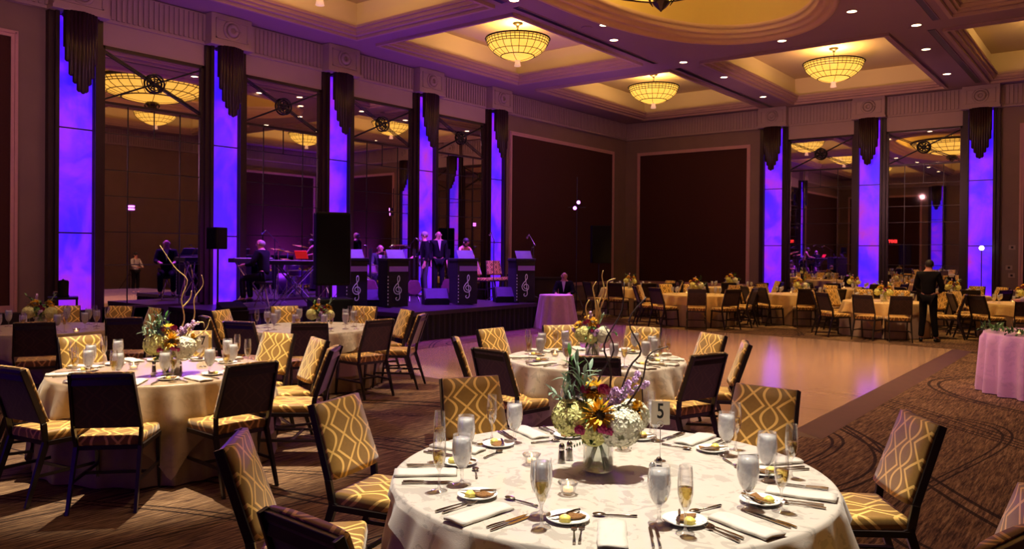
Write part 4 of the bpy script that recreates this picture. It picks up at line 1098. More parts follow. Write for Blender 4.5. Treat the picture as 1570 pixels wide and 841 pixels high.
# ================================================================== PEOPLE
def chain(name, joints, edges, mat, parent, subd=2):
    names = list(joints); bm = bmesh.new(); vs = [bm.verts.new(joints[n][0]) for n in names]; ix = {n: i for i, n in enumerate(names)}
    for a, b_ in edges: bm.edges.new((vs[ix[a]], vs[ix[b_]]))
    me = bpy.data.meshes.new(name); bm.to_mesh(me); bm.free()
    o = bpy.data.objects.new(name, me); col.objects.link(o); me.materials.append(M[mat])
    md = o.modifiers.new('skin', 'SKIN'); md.use_smooth_shade = True
    if not me.skin_vertices: me.skin_vertices.new(name='')
    for i, n in enumerate(names):
        r = joints[n][1]; me.skin_vertices[0].data[i].radius = r if isinstance(r, tuple) else (r, r)
        me.skin_vertices[0].data[i].use_root = (i == 0)
    s = o.modifiers.new('sub', 'SUBSURF'); s.levels = subd; s.render_levels = subd
    link(o, parent); return o
def person(loc, rz, label, J=None, h=1.75, suit='suit', hair='hairdark', top='suit', female=False, dress=False, shirt=True, tie=True, bald=False):
    root = empty('person', loc, rz, label, 'person'); S = h / 1.75
    # default standing, facing +y
    P = dict(pelvis=(0, 0, .95), waist=(0, 0, 1.08), chest=(0, 0, 1.28), neckb=(0, 0, 1.44), neck=(0, .01, 1.50), headc=(0, .02, 1.60), headt=(0, .01, 1.69),
             shL=(-.17, 0, 1.41), elL=(-.22, -.02, 1.14), wrL=(-.22, .05, .90), haL=(-.22, .08, .82), shR=(.17, 0, 1.41), elR=(.22, -.02, 1.14), wrR=(.22, .05, .90), haR=(.22, .08, .82),
             hipL=(-.09, 0, .91), knL=(-.10, .02, .50), anL=(-.11, -.01, .09), toL=(-.12, .15, .03), hipR=(.09, 0, .91), knR=(.10, .02, .50), anR=(.11, -.01, .09), toR=(.12, .15, .03))
    if J: P.update(J)
    V = {k: Vector(v) * S for k, v in P.items()}
    f = .82 if female else 1
    rad = dict(pelvis=(.125, .10), waist=(.12 * f, .095 * f), chest=(.145 * f, .105 * f), neckb=(.075, .07), neck=.052, headc=(.072, .088), headt=(.055, .068),
               shL=.06 * f, elL=.042 * f, wrL=.028, haL=(.02, .038), shR=.06 * f, elR=.042 * f, wrR=.028, haR=(.02, .038), hipL=.08, knL=.056, anL=.038, toL=.03, hipR=.08, knR=.056, anR=.038, toR=.03)
    E_ = [('pelvis', 'waist'), ('waist', 'chest'), ('chest', 'neckb'), ('neckb', 'neck'), ('neck', 'headc'), ('headc', 'headt')]
    for s in 'LR': E_ += [('neckb', 'sh' + s), ('sh' + s, 'el' + s), ('el' + s, 'wr' + s), ('wr' + s, 'ha' + s), ('pelvis', 'hip' + s), ('hip' + s, 'kn' + s), ('kn' + s, 'an' + s), ('an' + s, 'to' + s)]
    def sc_r(r, m=1, a=0): return tuple((x * m + a) * S for x in r) if isinstance(r, tuple) else (r * m + a) * S
    keys = ['pelvis'] + [k for k in V if k != 'pelvis']
    JJ = {k: (V[k], sc_r(rad[k])) for k in keys}
    # nose, ears, fingers as extra short chains of the same body
    hc = V['headc']; fw = (V['headc'] - V['neckb']); fdir = Vector((0, 1, 0))
    for s, sg in (('L', -1), ('R', 1)):
        w, hnd = V['wr' + s], V['ha' + s]; d = (hnd - w).normalized(); sd = Vector((1, 0, 0)); sd = (sd - d * sd.dot(d)).normalized(); sd = d.cross(sd) if abs(d.z) > .6 else sd
        for k in range(4):
            b_ = hnd + sd * (.024 - .016 * k) * S; L = (.055, .062, .058, .045)[k] * S
            JJ['f%s%da' % (s, k)] = (b_ + d * .02 * S, .010 * S); JJ['f%s%db' % (s, k)] = (b_ + d * (.02 * S + L * .6), .009 * S); JJ['f%s%dc' % (s, k)] = (b_ + d * (.02 * S + L) + fdir * .012 * S, .007 * S)
            E_ += [('ha' + s, 'f%s%da' % (s, k)), ('f%s%da' % (s, k), 'f%s%db' % (s, k)), ('f%s%db' % (s, k), 'f%s%dc' % (s, k))]
        JJ['t%sa' % s] = (w.lerp(hnd, .5) + sd * .035 * S, .012 * S); JJ['t%sb' % s] = (hnd + sd * .05 * S + d * .02 * S, .009 * S); E_ += [('wr' + s, 't%sa' % s), ('t%sa' % s, 't%sb' % s)]
    chain('body', JJ, E_, 'skin', root)
    face = MB(); hd = hc
    T_ = Matrix.Translation(hc)
    hdir = (V['headc'] - V['neck']).normalized(); 
    face.add([hd + Vector((0, .086, .02)) * S, hd + Vector((-.014, .085, -.025)) * S, hd + Vector((.014, .085, -.025)) * S, hd + Vector((0, .112, -.022)) * S], [(0, 1, 3), (0, 3, 2), (1, 2, 3)])
    for s in (-1, 1): face.sphere(hd + Vector((s * .078, 0, -.005)) * S, .022 * S, 8, 6, (.4, .8, 1.2))
    face.build('nose_and_ears', 'skin', root, smooth=True)
    g = MB()
    for s in (-1, 1): g.sphere(hd + Vector((s * .03, .083, .014)) * S, .011 * S, 8, 6, (1, .6, .6))
    g.sphere(hd + Vector((0, .083, -.048)) * S, .02 * S, 8, 6, (1.1, .4, .28)); g.build('eyes_and_mouth', 'magenta' if female else 'hairdark', root, smooth=True)
    g = MB(); q = V['headt']
    if not bald:
        g.sphere(hd + Vector((0, -.018, .038)) * S, .098 * S, 16, 10, (.88, 1.02, .92))
        if female: g.sphere(hd + Vector((0, -.10, .05)) * S, .05 * S, 12, 8); g.sphere(hd + Vector((0, -.05, -.03)) * S, .085 * S, 12, 8, (1, .7, 1.1))
    else: g.sphere(hd + Vector((0, -.045, .0)) * S, .088 * S, 14, 8, (.98, .7, .8))
    g.v = [v for v in g.v]; g.build('hair', hair, root, smooth=True)
    # clothing
    tk = ['pelvis', 'waist', 'chest', 'neckb', 'shL', 'elL', 'wrL', 'shR', 'elR', 'wrR']
    if not dress:
        tj = {k: (V[k], sc_r(rad[k], 1.06, .018)) for k in tk}
        te = [('pelvis', 'waist'), ('waist', 'chest'), ('chest', 'neckb'), ('neckb', 'shL'), ('shL', 'elL'), ('elL', 'wrL'), ('neckb', 'shR'), ('shR', 'elR'), ('elR', 'wrR')]
        for s in 'LR':
            w = V['wr' + s]; e = V['el' + s]; tj['wr' + s] = (w.lerp(e, .12), .042 * S)
        tj['neckc'] = (V['neckb'].lerp(V['neck'], .45), .066 * S); te.append(('neckb', 'neckc'))
        tj['neckb'] = (V['neckb'], (.115 * S, .088 * S))
        chain('jacket', tj, te, top, root)
        if shirt:
            g = MB(); c = V['chest']; n_ = V['neckb']; ff = Vector((0, 1, 0)) * .135 * S
            g.add([n_ + Vector((-.05, .105, .03)) * S, n_ + Vector((.05, .105, .03)) * S, c + Vector((.0, .155, -.10)) * S], [(0, 1, 2)])
            g.lathe([(.062 * S, 0), (.058 * S, .045 * S)], 16, V['neckb'] + Vector((0, .01, .02)) * S)
            g.build('shirt_front', 'whiteshirt', root, solid=.004)
    pj = {'pelvis': (V['pelvis'], sc_r((.135, .115)))}
    for s in 'LR':
        for k, r in (('hip', .10), ('kn', .072), ('an', .06)): pj[k + s] = (V[k + s], r * S)
    if dress:
        g = MB(); a = V['pelvis']
        chain('bodice', {k: (V[k], sc_r(rad[k], 1.05, .012)) for k in ('pelvis', 'waist', 'chest')}, [('pelvis', 'waist'), ('waist', 'chest')], top, root)
        g.lathe([(.13 * S, .02), (.17 * S, -.15 * S), (.2 * S, -.5 * S), (.25 * S, -a.z + .06)], 28, a, mod=lambda t, z: 1 + .05 * math.sin(9 * t)); g.build('long_skirt', suit, root, smooth=True)
    else: chain('trousers', pj, [('pelvis', 'hipL'), ('hipL', 'knL'), ('knL', 'anL'), ('pelvis', 'hipR'), ('hipR', 'knR'), ('knR', 'anR')], suit, root)
    for s in 'LR':
        a, b_ = V['an' + s], V['to' + s]; g = MB(); d = (b_ - a); d.z = 0; d.normalize()
        z0 = min(a.z, b_.z) - .03 * S if a.z > .2 * S and False else b_.z - .03 * S
        g.tube([Vector((a.x, a.y, z0 + .04 * S)) - d * .06 * S, Vector((a.x, a.y, z0 + .05 * S)), Vector((b_.x, b_.y, z0 + .03 * S)), Vector((b_.x, b_.y, z0 + .022 * S)) + d * .07 * S], [.03 * S, .045 * S, .04 * S, .02 * S], 10)
        g.build('shoe', 'shoe', root, smooth=True)
    return root
def facecam(p, turn=0):     # rotation so that local +y looks at the camera, turned by 'turn' degrees
    return math.atan2(-p.y, -p.x) - PI / 2 + R(turn)
w = atd(1424, 16.35, 0)
person((w.x, w.y, 0), facecam(w, 172), 'waiter in dark suit standing with back turned beside the far table', h=1.72, hair='hairdark', J=dict(elL=(-.24, .06, 1.16), wrL=(-.14, .24, 1.08), haL=(-.08, .30, 1.07), elR=(.25, .04, 1.15), wrR=(.18, .24, 1.02), haR=(.12, .30, 1.0), headc=(.01, .05, 1.59), headt=(.01, .06, 1.68), anL=(-.13, -.02, .09), toL=(-.15, .13, .03), anR=(.15, .02, .09), toR=(.18, .17, .03)))
S0 = SZ
m1 = atd(651, 20.9, S0); m1.z = S0
person(m1, facecam(m1, -75), 'grey-haired man in dark suit on stage, facing right in profile', h=1.74, hair='hairgrey', suit='greysuit', J=dict(elR=(.22, .05, 1.15), wrR=(.16, .25, 1.05), haR=(.12, .31, 1.03)))
m2 = atd(672, 21.1, S0); m2.z = S0
person(m2, facecam(m2, 15), 'man in dark suit and white shirt on stage, facing the room', h=1.78, hair='hairgrey', bald=True)
m3 = atd(708, 20.0, S0); m3.z = S0
person(m3, facecam(m3, 30), 'woman in a strapless top playing behind the third music stand', h=1.62, female=True, dress=True, suit='blackcloth', top='dress', hair='hairdark',
       J=dict(chest=(0, .08, 1.25), neckb=(0, .15, 1.40), neck=(0, .19, 1.45), headc=(0, .25, 1.53), headt=(0, .27, 1.61), shL=(-.15, .15, 1.37), shR=(.15, .15, 1.37), elL=(-.2, .28, 1.16), wrL=(-.1, .45, 1.12), haL=(-.06, .52, 1.11), elR=(.2, .28, 1.16), wrR=(.1, .45, 1.1), haR=(.06, .52, 1.09)))
sit = lambda z=.62, fwd=.42: dict(pelvis=(0, 0, z), waist=(0, .0, z + .13), chest=(0, .03, z + .34), neckb=(0, .05, z + .50), neck=(0, .07, z + .56), headc=(0, .09, z + .66), headt=(0, .09, z + .75),
    shL=(-.17, .05, z + .47), shR=(.17, .05, z + .47), elL=(-.24, .14, z + .24), elR=(.24, .14, z + .24), wrL=(-.16, .36, z + .22), wrR=(.16, .36, z + .22), haL=(-.14, .43, z + .21), haR=(.14, .43, z + .21),
    hipL=(-.10, .03, z - .02), hipR=(.10, .03, z - .02), knL=(-.14, fwd, z - .06), knR=(.14, fwd, z - .06), anL=(-.14, fwd - .04, max(.09, z - .48)), anR=(.14, fwd - .04, max(.09, z - .48)), toL=(-.15, fwd + .12, max(.03, z - .54)), toR=(.15, fwd + .12, max(.03, z - .54)))
kb = atd(405, 16.5, S0); kb.z = S0
person(kb, facecam(kb, -118), 'keyboard player in dark suit seated with his back half turned', J=sit(.66), h=1.75, bald=True, hair='hairgrey')
def stool(p, h, label):
    t = empty('stool', p, 0, label, 'stool'); g = MB(); g.lathe([(.001, h - .06), (.16, h - .06), (.17, h - .03), (.16, h), (.001, h)], 20); g.build('seat', 'blackcloth', t, smooth=True)
    for k in range(3): a = 2 * PI * k / 3; MB().tube([(0, 0, h - .06), (.2 * math.cos(a), .2 * math.sin(a), 0)], .012, 6).build('leg', 'chrome', t)
stool(kb, .55, 'round stool under the keyboard player')
sm = atd(866, 20.3, 0)
person((sm.x, sm.y, 0), facecam(sm, -8), 'man in a dark suit seated behind the cocktail table', J=sit(.52), h=1.74, bald=True, hair='hairgrey')
place_chair(sm.x, sm.y, facecam(sm, -8), 'banquet chair holding the man seated beyond the cocktail table', None)
dm = atd(583, 20.6, S0); dm.z = S0
person(dm, facecam(dm, 0), 'drummer seated behind the drum kit in dark clothes', J=sit(.60), h=1.75, top='greysuit', bald=True, hair='hairgrey')
stool(dm, .50, 'round stool under the drummer')
ws = Vector((-1.2, 15.6, 0))
person(ws, R(80), 'waitress with light sleeves and dark vest, seen in the left mirror', h=1.66, female=True, top='whiteshirt', shirt=False, J=dict(elL=(-.22, .1, 1.16), wrL=(-.12, .3, 1.1), haL=(-.08, .36, 1.1), elR=(.22, .1, 1.16), wrR=(.12, .3, 1.1), haR=(.08, .36, 1.1)))
# ================================================================== BAND GEAR
def music_front(px, py, label):
    fdp = 1219.4 * (CAMH - S0) / (py - 385); p = atd(px, fdp, S0); p.z = S0
    t = empty('music_stand', p, facecam(p, 180 + 24), label, 'music stand', 'banner-fronted music stands of the band')
    # local -y faces the camera
    MB().box(-.24, -.05, .02, .24, .0, .98).build('front_panel', 'blackcloth', t, bevel=.01)
    MB().box(-.26, -.07, .98, .26, .46, 1.04).build('desk', 'blackcloth', t, bevel=.01)
    for s in (-1, 1): MB().box(s * .23 - .01, 0, .02, s * .23 + .01, .45, .98).build('side_panel', 'blackcloth', t)
    MB().box(-.20, -.06, .76, .23, -.05, .87).build('name_band', 'banner', t)
    g = MB()
    for k in range(9): g.box(-.235, -.058, .06 + k * .072, -.218, -.051, .09 + k * .072)
    g.build('dotted_strip', 'clef', t)
    # treble clef
    pts = [(.0, .22), (-.045, .215), (-.05, .25), (-.02, .265), (.01, .245), (.012, .20), (.0, .16), (-.015, .12)]
    spiral = [(.012, .30), (-.03, .315), (-.045, .36), (-.015, .395), (.03, .39), (.06, .35), (.055, .30), (.02, .265), (-.035, .265), (-.075, .30), (-.085, .36), (-.055, .42), (-.01, .47), (.025, .52), (.03, .575), (.012, .61), (-.01, .58), (-.012, .53), (.0, .46), (.015, .36), (.03, .25), (.03, .18), (.0, .145), (-.035, .15), (-.045, .18), (-.025, .195)]
    P = [Vector((x * 1.15, -.062, z * 1.1)) for x, z in spiral]; out = []
    for i in range(len(P) - 1):
        p0, p1, p2, p3 = P[max(i - 1, 0)], P[i], P[i + 1], P[min(i + 2, len(P) - 1)]
        for k in range(4): u = k / 4; out.append(.5 * ((2 * p1) + (p2 - p0) * u + (2 * p0 - 5 * p1 + 4 * p2 - p3) * u * u + (3 * p1 - p0 - 3 * p2 + p3) * u ** 3))
    out.append(P[-1]); MB().tube(out, .0095, 6).build('treble_clef', 'clef', t, smooth=True)
    o = MB().boxm(Matrix.Translation((0, .08, 1.12)) @ Matrix.Rotation(R(-35), 4, 'X'), .4, .01, .24).build('sheet_music', 'sheet', None)
    o.location = t.location; o.rotation_euler = t.rotation_euler; tag(o, 'open sheet music resting on the ' + label, 'sheet music')
    g = MB(); g.tube([(.2, .1, 1.04), (.2, .12, 1.2), (.2, .02, 1.3)], .006, 6); g.tube([(.17, .0, 1.3), (.23, .0, 1.3)], .015, 8); g.build('reading_lamp', 'blackmetal', t)
for px, py, l in ((546, 473, 'black music stand beside the tall loudspeaker'), (609, 472, 'black music stand left of the two standing men'), (716, 467, 'black music stand in front of the woman on stage'), (805, 463, 'black music stand at the right end of the stage')):
    music_front(px, py, l)
def mic(p, h, label, boom=.35, a=0, tall=0):
    t = empty('microphone_stand', p, a, label, 'microphone stand'); g = MB()
    for k in range(3): b_ = 2 * PI * k / 3; g.tube([(0, 0, .12), (.26 * math.cos(b_), .26 * math.sin(b_), .01)], .008, 6)
    g.tube([(0, 0, .05), (0, 0, h)], .009, 8); g.build('tripod', 'blackmetal', t)
    MB().tube([(-boom * .4, 0, h - .1), (boom, 0, h + .18)], .007, 6).build('boom_arm', 'blackmetal', t)
    g = MB(); g.tube([(boom, 0, h + .18), (boom + .1, 0, h + .12)], [.014, .018], 8); g.sphere((boom + .12, 0, h + .11), .028, 10, 8); g.build('microphone', 'chrome', t, smooth=True)
p = atd(757, 19.5, S0); p.z = S0; mic(p, 1.5, 'microphone stand in front of the last violet column', .3, 2.5)
p = atd(818, 19.7, S0); p.z = S0; mic(p, 1.45, 'microphone stand behind the rightmost music stand', .3, 2.6)
p = atd(628, 20.2, S0); p.z = S0; mic(p, 1.35, 'microphone stand left of the profile man', .15, 1)
p = atd(421, 17.6, S0); p.z = S0; mic(p, 1.45, 'microphone stand by the keyboards', .3, 3.2)
def wedge(p, rz, label):
    t = empty('stage_monitor', p, rz, label, 'speaker', 'floor monitors along the stage front')
    poly = [(-.20, 0), (.20, 0), (.20, .12), (.02, .36), (-.12, .36), (-.20, .22)]
    g = MB(); g.prism(poly, -.28, .28, 0); g.build('cabinet', 'speaker', t, bevel=.01)
    g = MB(); g.add([(-.25, -.205, .0), (.25, -.205, .0), (.25, -.205, .0), (-.25, -.205, 0)], [])
    g.add([(-.25, .196, .14), (.25, .196, .14), (.25, .03, .355), (-.25, .03, .355)], [(0, 1, 2, 3)]); g.v = [(x, y + .006, z + .006) for x, y, z in g.v]; g.build('grille', 'wedgegrille', t)
for px, fd, l in ((578, 17.2, 'wedge stage monitor right of the first music stand'), (668, 17.9, 'wedge stage monitor below the two standing men'), (776, 18.9, 'wedge stage monitor left of the rightmost music stand')):
    p = atd(px, fd, S0); p.z = S0; wedge(p, facecam(p, 12), l)
def tripod_speaker(p, zb_, h, w, label, lab2, rz=None, d=.34):
    rz = facecam(p, 0) if rz is None else rz
    t = empty('speaker_tripod', p, rz, label, 'speaker stand'); zt = zb_
    MB().tube([(0, 0, .1), (0, 0, zt)], .018, 8).build('pole', 'blackmetal', t)
    for k in range(3):
        a = 2 * PI * k / 3 + .5; g = MB(); g.tube([(0, 0, .62), (.5 * math.cos(a), .5 * math.sin(a), .012)], .012, 6); g.tube([(0, 0, .25), (.28 * math.cos(a), .28 * math.sin(a), .28)], .008, 6); g.build('leg', 'blackmetal', t)
    g = MB(); g.tube([(0, 0, .56), (0, 0, .70)], .03, 10); g.build('collar', 'blackmetal', t)
    s = empty('loudspeaker', (p[0], p[1], p[2] + zb_ + .001), rz, lab2, 'speaker')
    poly = [(-w / 2, .1), (-w / 2, d / 2), (w / 2, d / 2), (w / 2, .1), (w * .3, -d / 2), (-w * .3, -d / 2)]
    MB().prism(poly, 0, h, 2).build('cabinet', 'speaker', s, bevel=.012)
    MB().box(-w / 2 + .02, d / 2, .02, w / 2 - .02, d / 2 + .012, h - .02).build('grille', 'grille', s, bevel=.004)
p = atz(334, 520, 0); p = atd(334, 14.6, 0)
tripod_speaker(Vector((p.x, p.y, 0)), 1.78, .40, .27, 'black tripod stand in front of the second violet column', 'small black loudspeaker on tripod before the second violet column', facecam(p, -50), .3)
p = atd(918, 24.5, 0)
tripod_speaker(Vector((p.x, p.y, 0)), 1.45, 1.15, .62, 'black stand in the far corner holding a loudspeaker', 'large black loudspeaker in the dark far corner', facecam(p, 20), .5)
# big PA: top cabinet on sub
p = atd(507, 12.6, 0); p.z = 0
t = empty('subwoofer', p, facecam(p, 10), 'black subwoofer cabinet on the floor under the tall loudspeaker', 'speaker')
MB().box(-.32, -.3, .03, .32, .3, 1.02).build('cabinet', 'speaker', t, bevel=.015)
for sx in (-.25, .25):
    for sy in (-.25, .25): MB().lathe([(.03, 0), (.03, .03), (.001, .03)], 10, (sx, sy, 0)).build('foot', 'blackmetal', t)
MB().box(-.29, .3, .06, .29, .315, .98).build('grille', 'grille', t)
t = empty('loudspeaker', (p.x, p.y, 1.23), facecam(p, 10), 'tall black loudspeaker standing high before the third violet column', 'speaker')
MB().prism([(-.27, .28), (.27, .28), (.27, 0), (.17, -.25), (-.17, -.25), (-.27, 0)], 0, 1.14, 2).build('cabinet', 'speaker', t, bevel=.03)
MB().box(-.25, .28, .03, .25, .295, 1.11).build('grille', 'grille', t, bevel=.006)
g = MB(); g.tube([(0, 0, -.209), (0, 0, 0)], .03, 10); g.build('pole_mount', 'blackmetal', t)
# light tree
p = atd(884, 22.5, 0); p.z = 0
t = empty('light_stand', p, facecam(p, 0), 'tall thin light stand with two glowing purple lamps near the corner', 'light stand')
g = MB()
for k in range(3): a = 2 * PI * k / 3; g.tube([(0, 0, .7), (.55 * math.cos(a), .55 * math.sin(a), .01)], .012, 6)
g.tube([(0, 0, .1), (0, 0, 3.9)], .016, 8); g.tube([(-.25, 0, 3.05), (.25, 0, 3.05)], .014, 6); g.build('mast', 'blackmetal', t)
for sx, z in ((-.04, 3.18), (.06, 3.02)):
    o = MB().tube([(sx, .0, z), (sx, .12, z)], .06, 12).build('lamp_head', 'blackmetal', t)
    MB().tube([(sx, .121, z), (sx, .128, z)], .05, 12).build('lens', 'ledpurple', o)
lamp('SPOT', 'purple_spot', (p.x + .2, p.y - .3, 3.1), 900, (.62, .12, 1), target=(-5, 9, 0), size=.05, spot=70, blend=.8)
# second light stand seen in first mirror (real one stands out of frame at right)
p = Vector((-2.2, 8.2, 0)); p = Vector((1.7, 16.8, 0))
t = empty('light_stand', (p.x, p.y, 0), R(90), 'light stand with purple lamps, seen glowing in the left mirror', 'light stand')
g = MB(); g.tube([(0, 0, 0), (0, 0, 3.5)], .016, 8)
for k in range(3): a = 2 * PI * k / 3; g.tube([(0, 0, .7), (.5 * math.cos(a), .5 * math.sin(a), .01)], .012, 6)
g.build('mast', 'blackmetal', t)
o = MB().box(-.16, 0, 3.4, .16, .1, 3.65).build('lamp_head', 'blackmetal', t); MB().box(-.14, .1, 3.55, .14, .11, 3.62).box(-.14, .1, 3.43, .14, .11, 3.50).build('lens', 'ledpurple', o)
# white lamp before right column
d = ray(1505, 380); tt = 27.2 / d.y
t = empty('uplight_stand', (d.x * tt, 27.2, 0), 0, 'small bright white lamp on a pole before the right violet column', 'light')
g = MB(); g.tube([(0, 0, 0), (0, 0, CAMH + d.z * tt)], .012, 6); g.lathe([(.15, 0), (.14, .02), (.001, .02)], 12); g.build('pole', 'blackmetal', t)
MB().sphere((0, 0, CAMH + d.z * tt), .07, 12, 8).build('lamp', 'ledwhite', t, smooth=True)
# keyboards
def keyboard(p, rz, z, w, label, red=False):
    t = empty('keyboard', p, rz, label, 'keyboard'); 
    g = MB(); g.tube([(-w * .35, -.12, 0), (w * .35, -.02, z)], .014, 6); g.tube([(w * .35, -.12, 0), (-w * .35, -.02, z)], .014, 6); g.tube([(-w * .35, .14, 0), (w * .35, .1, z)], .014, 6); g.tube([(w * .35, .14, 0), (-w * .35, .1, z)], .014, 6); g.build('cross_stand', 'chrome', t)
    MB().box(-w / 2, -.16, z, w / 2, .18, z + .09).build('case', 'blackmetal', t, bevel=.01)
    g = MB(); n = 36
    for k in range(n): g.box(-w / 2 + .04 + (w - .08) * k / n, -.15, z + .09, -w / 2 + .04 + (w - .08) * (k + .9) / n, -.01, z + .1)
    g.build('white_keys', 'keys', t)
    return t
q = atd(452, 16.9, S0); q.z = S0; keyboard(q, facecam(q, 150), .88, 1.3, 'electric keyboard on crossed stand right of the seated player')
q = atd(386, 17.2, S0); q.z = S0; keyboard(q, facecam(q, 200), .92, .9, 'small keyboard left of the seated player')
q = atd(462, 16.6, S0); o = MB().boxm(Matrix.Rotation(R(35), 4, 'X'), .26, .01, .20).build('redlit_songbook', 'redlit_sheet'); o.location = (q.x, q.y, S0 + 1.10); o.rotation_euler = (0, 0, facecam(q, 160)); tag(o, 'open songbook with an added red glow propped on the keyboard', 'book')
# drum kit
q = atd(556, 19.2, S0); q.z = S0; rz = facecam(q, 0)
t = empty('drum_kit', q, rz, 'drum kit with cymbals behind the tall loudspeaker and first music stand', 'drums')
def drum(x, y, z, r, h, tilt=0, fwd=False, name='tom_drum'):
    T = Matrix.Translation((x, y, z)) @ Matrix.Rotation(R(90 if fwd else tilt), 4, 'X')
    o = xf(MB().lathe([(r, -h / 2), (r, h / 2)], 24), T).build(name, 'drumshell', t, smooth=True)
    xf(MB().lathe([(.001, h / 2 + .002), (r, h / 2 + .002)], 24), T).build('drumhead', 'drumhead', o); xf(MB().lathe([(.001, -h / 2 - .002), (r, -h / 2 - .002)], 24), T).build('drumhead', 'drumhead', o)
    g = MB()
    for s in (-1, 1): g.tube([(r * 1.02 * math.cos(2 * PI * k / 24), r * 1.02 * math.sin(2 * PI * k / 24), s * h / 2) for k in range(25)], .012, 6)
    xf(g, T).build('hoop', 'chrome', o, smooth=True)
    if not fwd: MB().tube([(x, y, 0), (x, y, z - h / 2)], .012, 6).build('leg_stand', 'chrome', o)
drum(0, 0, .30, .28, .40, fwd=True, name='bass_drum'); drum(-.22, -.12, .72, .15, .2, 15); drum(.22, -.12, .72, .15, .2, 15); drum(-.6, -.3, .45, .2, .36, 0, name='floor_tom'); drum(.55, -.35, .6, .18, .14, 0, name='snare_drum')
for x, y, z, r in ((-.55, .1, 1.15, .24), (.5, .1, 1.2, .22), (.85, -.2, .95, .18), (-.9, -.2, 1.3, .26)):
    o = xf(MB().lathe([(.001, .03), (.04, .02), (r, -.01), (r, -.012), (.001, .015)], 28, (0, 0, 0)), Matrix.Translation((x, y, z)) @ Matrix.Rotation(R(12), 4, 'X')).build('cymbal', 'brass', t, smooth=True)
    g = MB(); g.tube([(x, y, 0), (x, y, z)], .011, 6)
    for k in range(3): a = 2 * PI * k / 3; g.tube([(x, y, .3), (x + .22 * math.cos(a), y + .22 * math.sin(a), .01)], .009, 6)
    g.build('cymbal_stand', 'chrome', o)
# guitars
def guitar(p, rz, label):
    t = empty('guitar', p, rz, label, 'guitar'); g = MB(); n = 28; poly = []
    for k in range(n): a = 2 * PI * k / n; r = .165 * (1 + .18 * math.cos(2 * a)) - .03 * math.sin(a); poly.append((r * math.cos(a) * (.95 if math.sin(a) < 0 else .78), .38 + r * math.sin(a) * 1.25))
    g.prism(poly, -.03, .03, 1); g.build('body', 'guitar', t, bevel=.008)
    MB().box(-.025, -.035, .58, .025, -.01, 1.1).build('neck', 'blackmetal', t); MB().box(-.04, -.035, 1.1, .04, -.01, 1.25).build('headstock', 'blackmetal', t)
    g = MB(); g.tube([(-.15, .15, 0), (0, .06, .5), (.15, .15, 0)], .01, 6); g.tube([(-.12, -.12, .02), (-.08, .1, .25)], .01, 6); g.tube([(.12, -.12, .02), (.08, .1, .25)], .01, 6); g.build('stand', 'blackmetal', t)
q = atd(635, 18.6, S0); q.z = S0; guitar(q, facecam(q, 190), 'pink-lit guitar on stand between music stand and profile man')
q = atd(688, 19.6, S0); q.z = S0; guitar(q, facecam(q, 170), 'guitar on stand right of the man in white shirt')
q = atd(568, 18.6, S0); q.z = S0; guitar(q, facecam(q, 175), 'guitar on stand right of the first music stand')
# small table with mixer by the second column
q = atd(356, 13.9, 0); q.z = 0
t = empty('side_table', q, facecam(q, 0), 'small black draped table with equipment right of the tripod', 'table')
MB().box(-.28, -.25, .68, .28, .25, .72).build('tabletop', 'blackcloth', t); MB().box(-.27, -.24, .005, .27, .24, .68).build('drape', 'blackcloth', t)
t = empty('mixing_console', (q.x, q.y, .721), facecam(q, 20), 'small black mixing console on the draped side table', 'mixer')
MB().prism([(-.16, 0), (.16, 0), (.16, .05), (-.16, .14)], -.22, .22, 0).build('console_body', 'speaker', t, bevel=.008)
g = MB(); rnd = random.Random(4)
for i in range(8):
    for j in range(5): g.lathe([(.008, 0), (.007, .014), (.001, .014)], 8, (-.18 + .05 * i, -.1 + .05 * j, .12 - .014 * (j + 1.2)))
g.build('knobs', 'clef', t)
# bar desk far corner behind seated man
q = atd(838, 24.6, 0); q.z = 0
t = empty('equipment_desk', q, facecam(q, 0), 'dark equipment desk between the stage end and seated man', 'desk')
MB().box(-.6, -.3, .01, .6, .3, .95).build('cabinet', 'bardark', t, bevel=.01); MB().box(-.65, -.35, .95, .65, .35, 1.0).build('worktop', 'plinth', t, bevel=.008)
# chairs piled at the stage back right
for px, fd, r_ in ((762, 21.6, 20), (783, 22.3, -30), (742, 21.2, 60)):
    q = atd(px, fd, S0); c_ = place_chair(q.x, q.y, facecam(q, r_), 'banquet chair on the stage near the last violet column', 'spare chairs on stage'); c_.location.z = S0
# black podium by first column
q = atz(96, 500, .0); q = atd(97, 13.2, 0); q.z = 0
t = empty('bussing_stand', q, facecam(q, 0), 'dark tray stand with black coffee urn before the first violet column', 'stand')
MB().box(-.22, -.2, .93, .22, .2, .97).build('tray_top', 'blackmetal', t)
for sx in (-.2, .2):
    for sy in (-.18, .18): MB().box(sx - .015, sy - .015, 0, sx + .015, sy + .015, .93).build('leg', 'blackmetal', t)
t = empty('coffee_urn', (q.x, q.y, .971), facecam(q, 0), 'black coffee urn on tray stand before the first violet column', 'urn')
MB().lathe([(.001, 0), (.09, 0), (.09, .02), (.08, .03), (.085, .25), (.07, .27), (.02, .28), (.001, .3)], 20).build('body', 'speaker', t, smooth=True)
MB().tube([(.08, 0, .08), (.14, 0, .08), (.15, 0, .05)], .012, 6).build('tap', 'chrome', t)
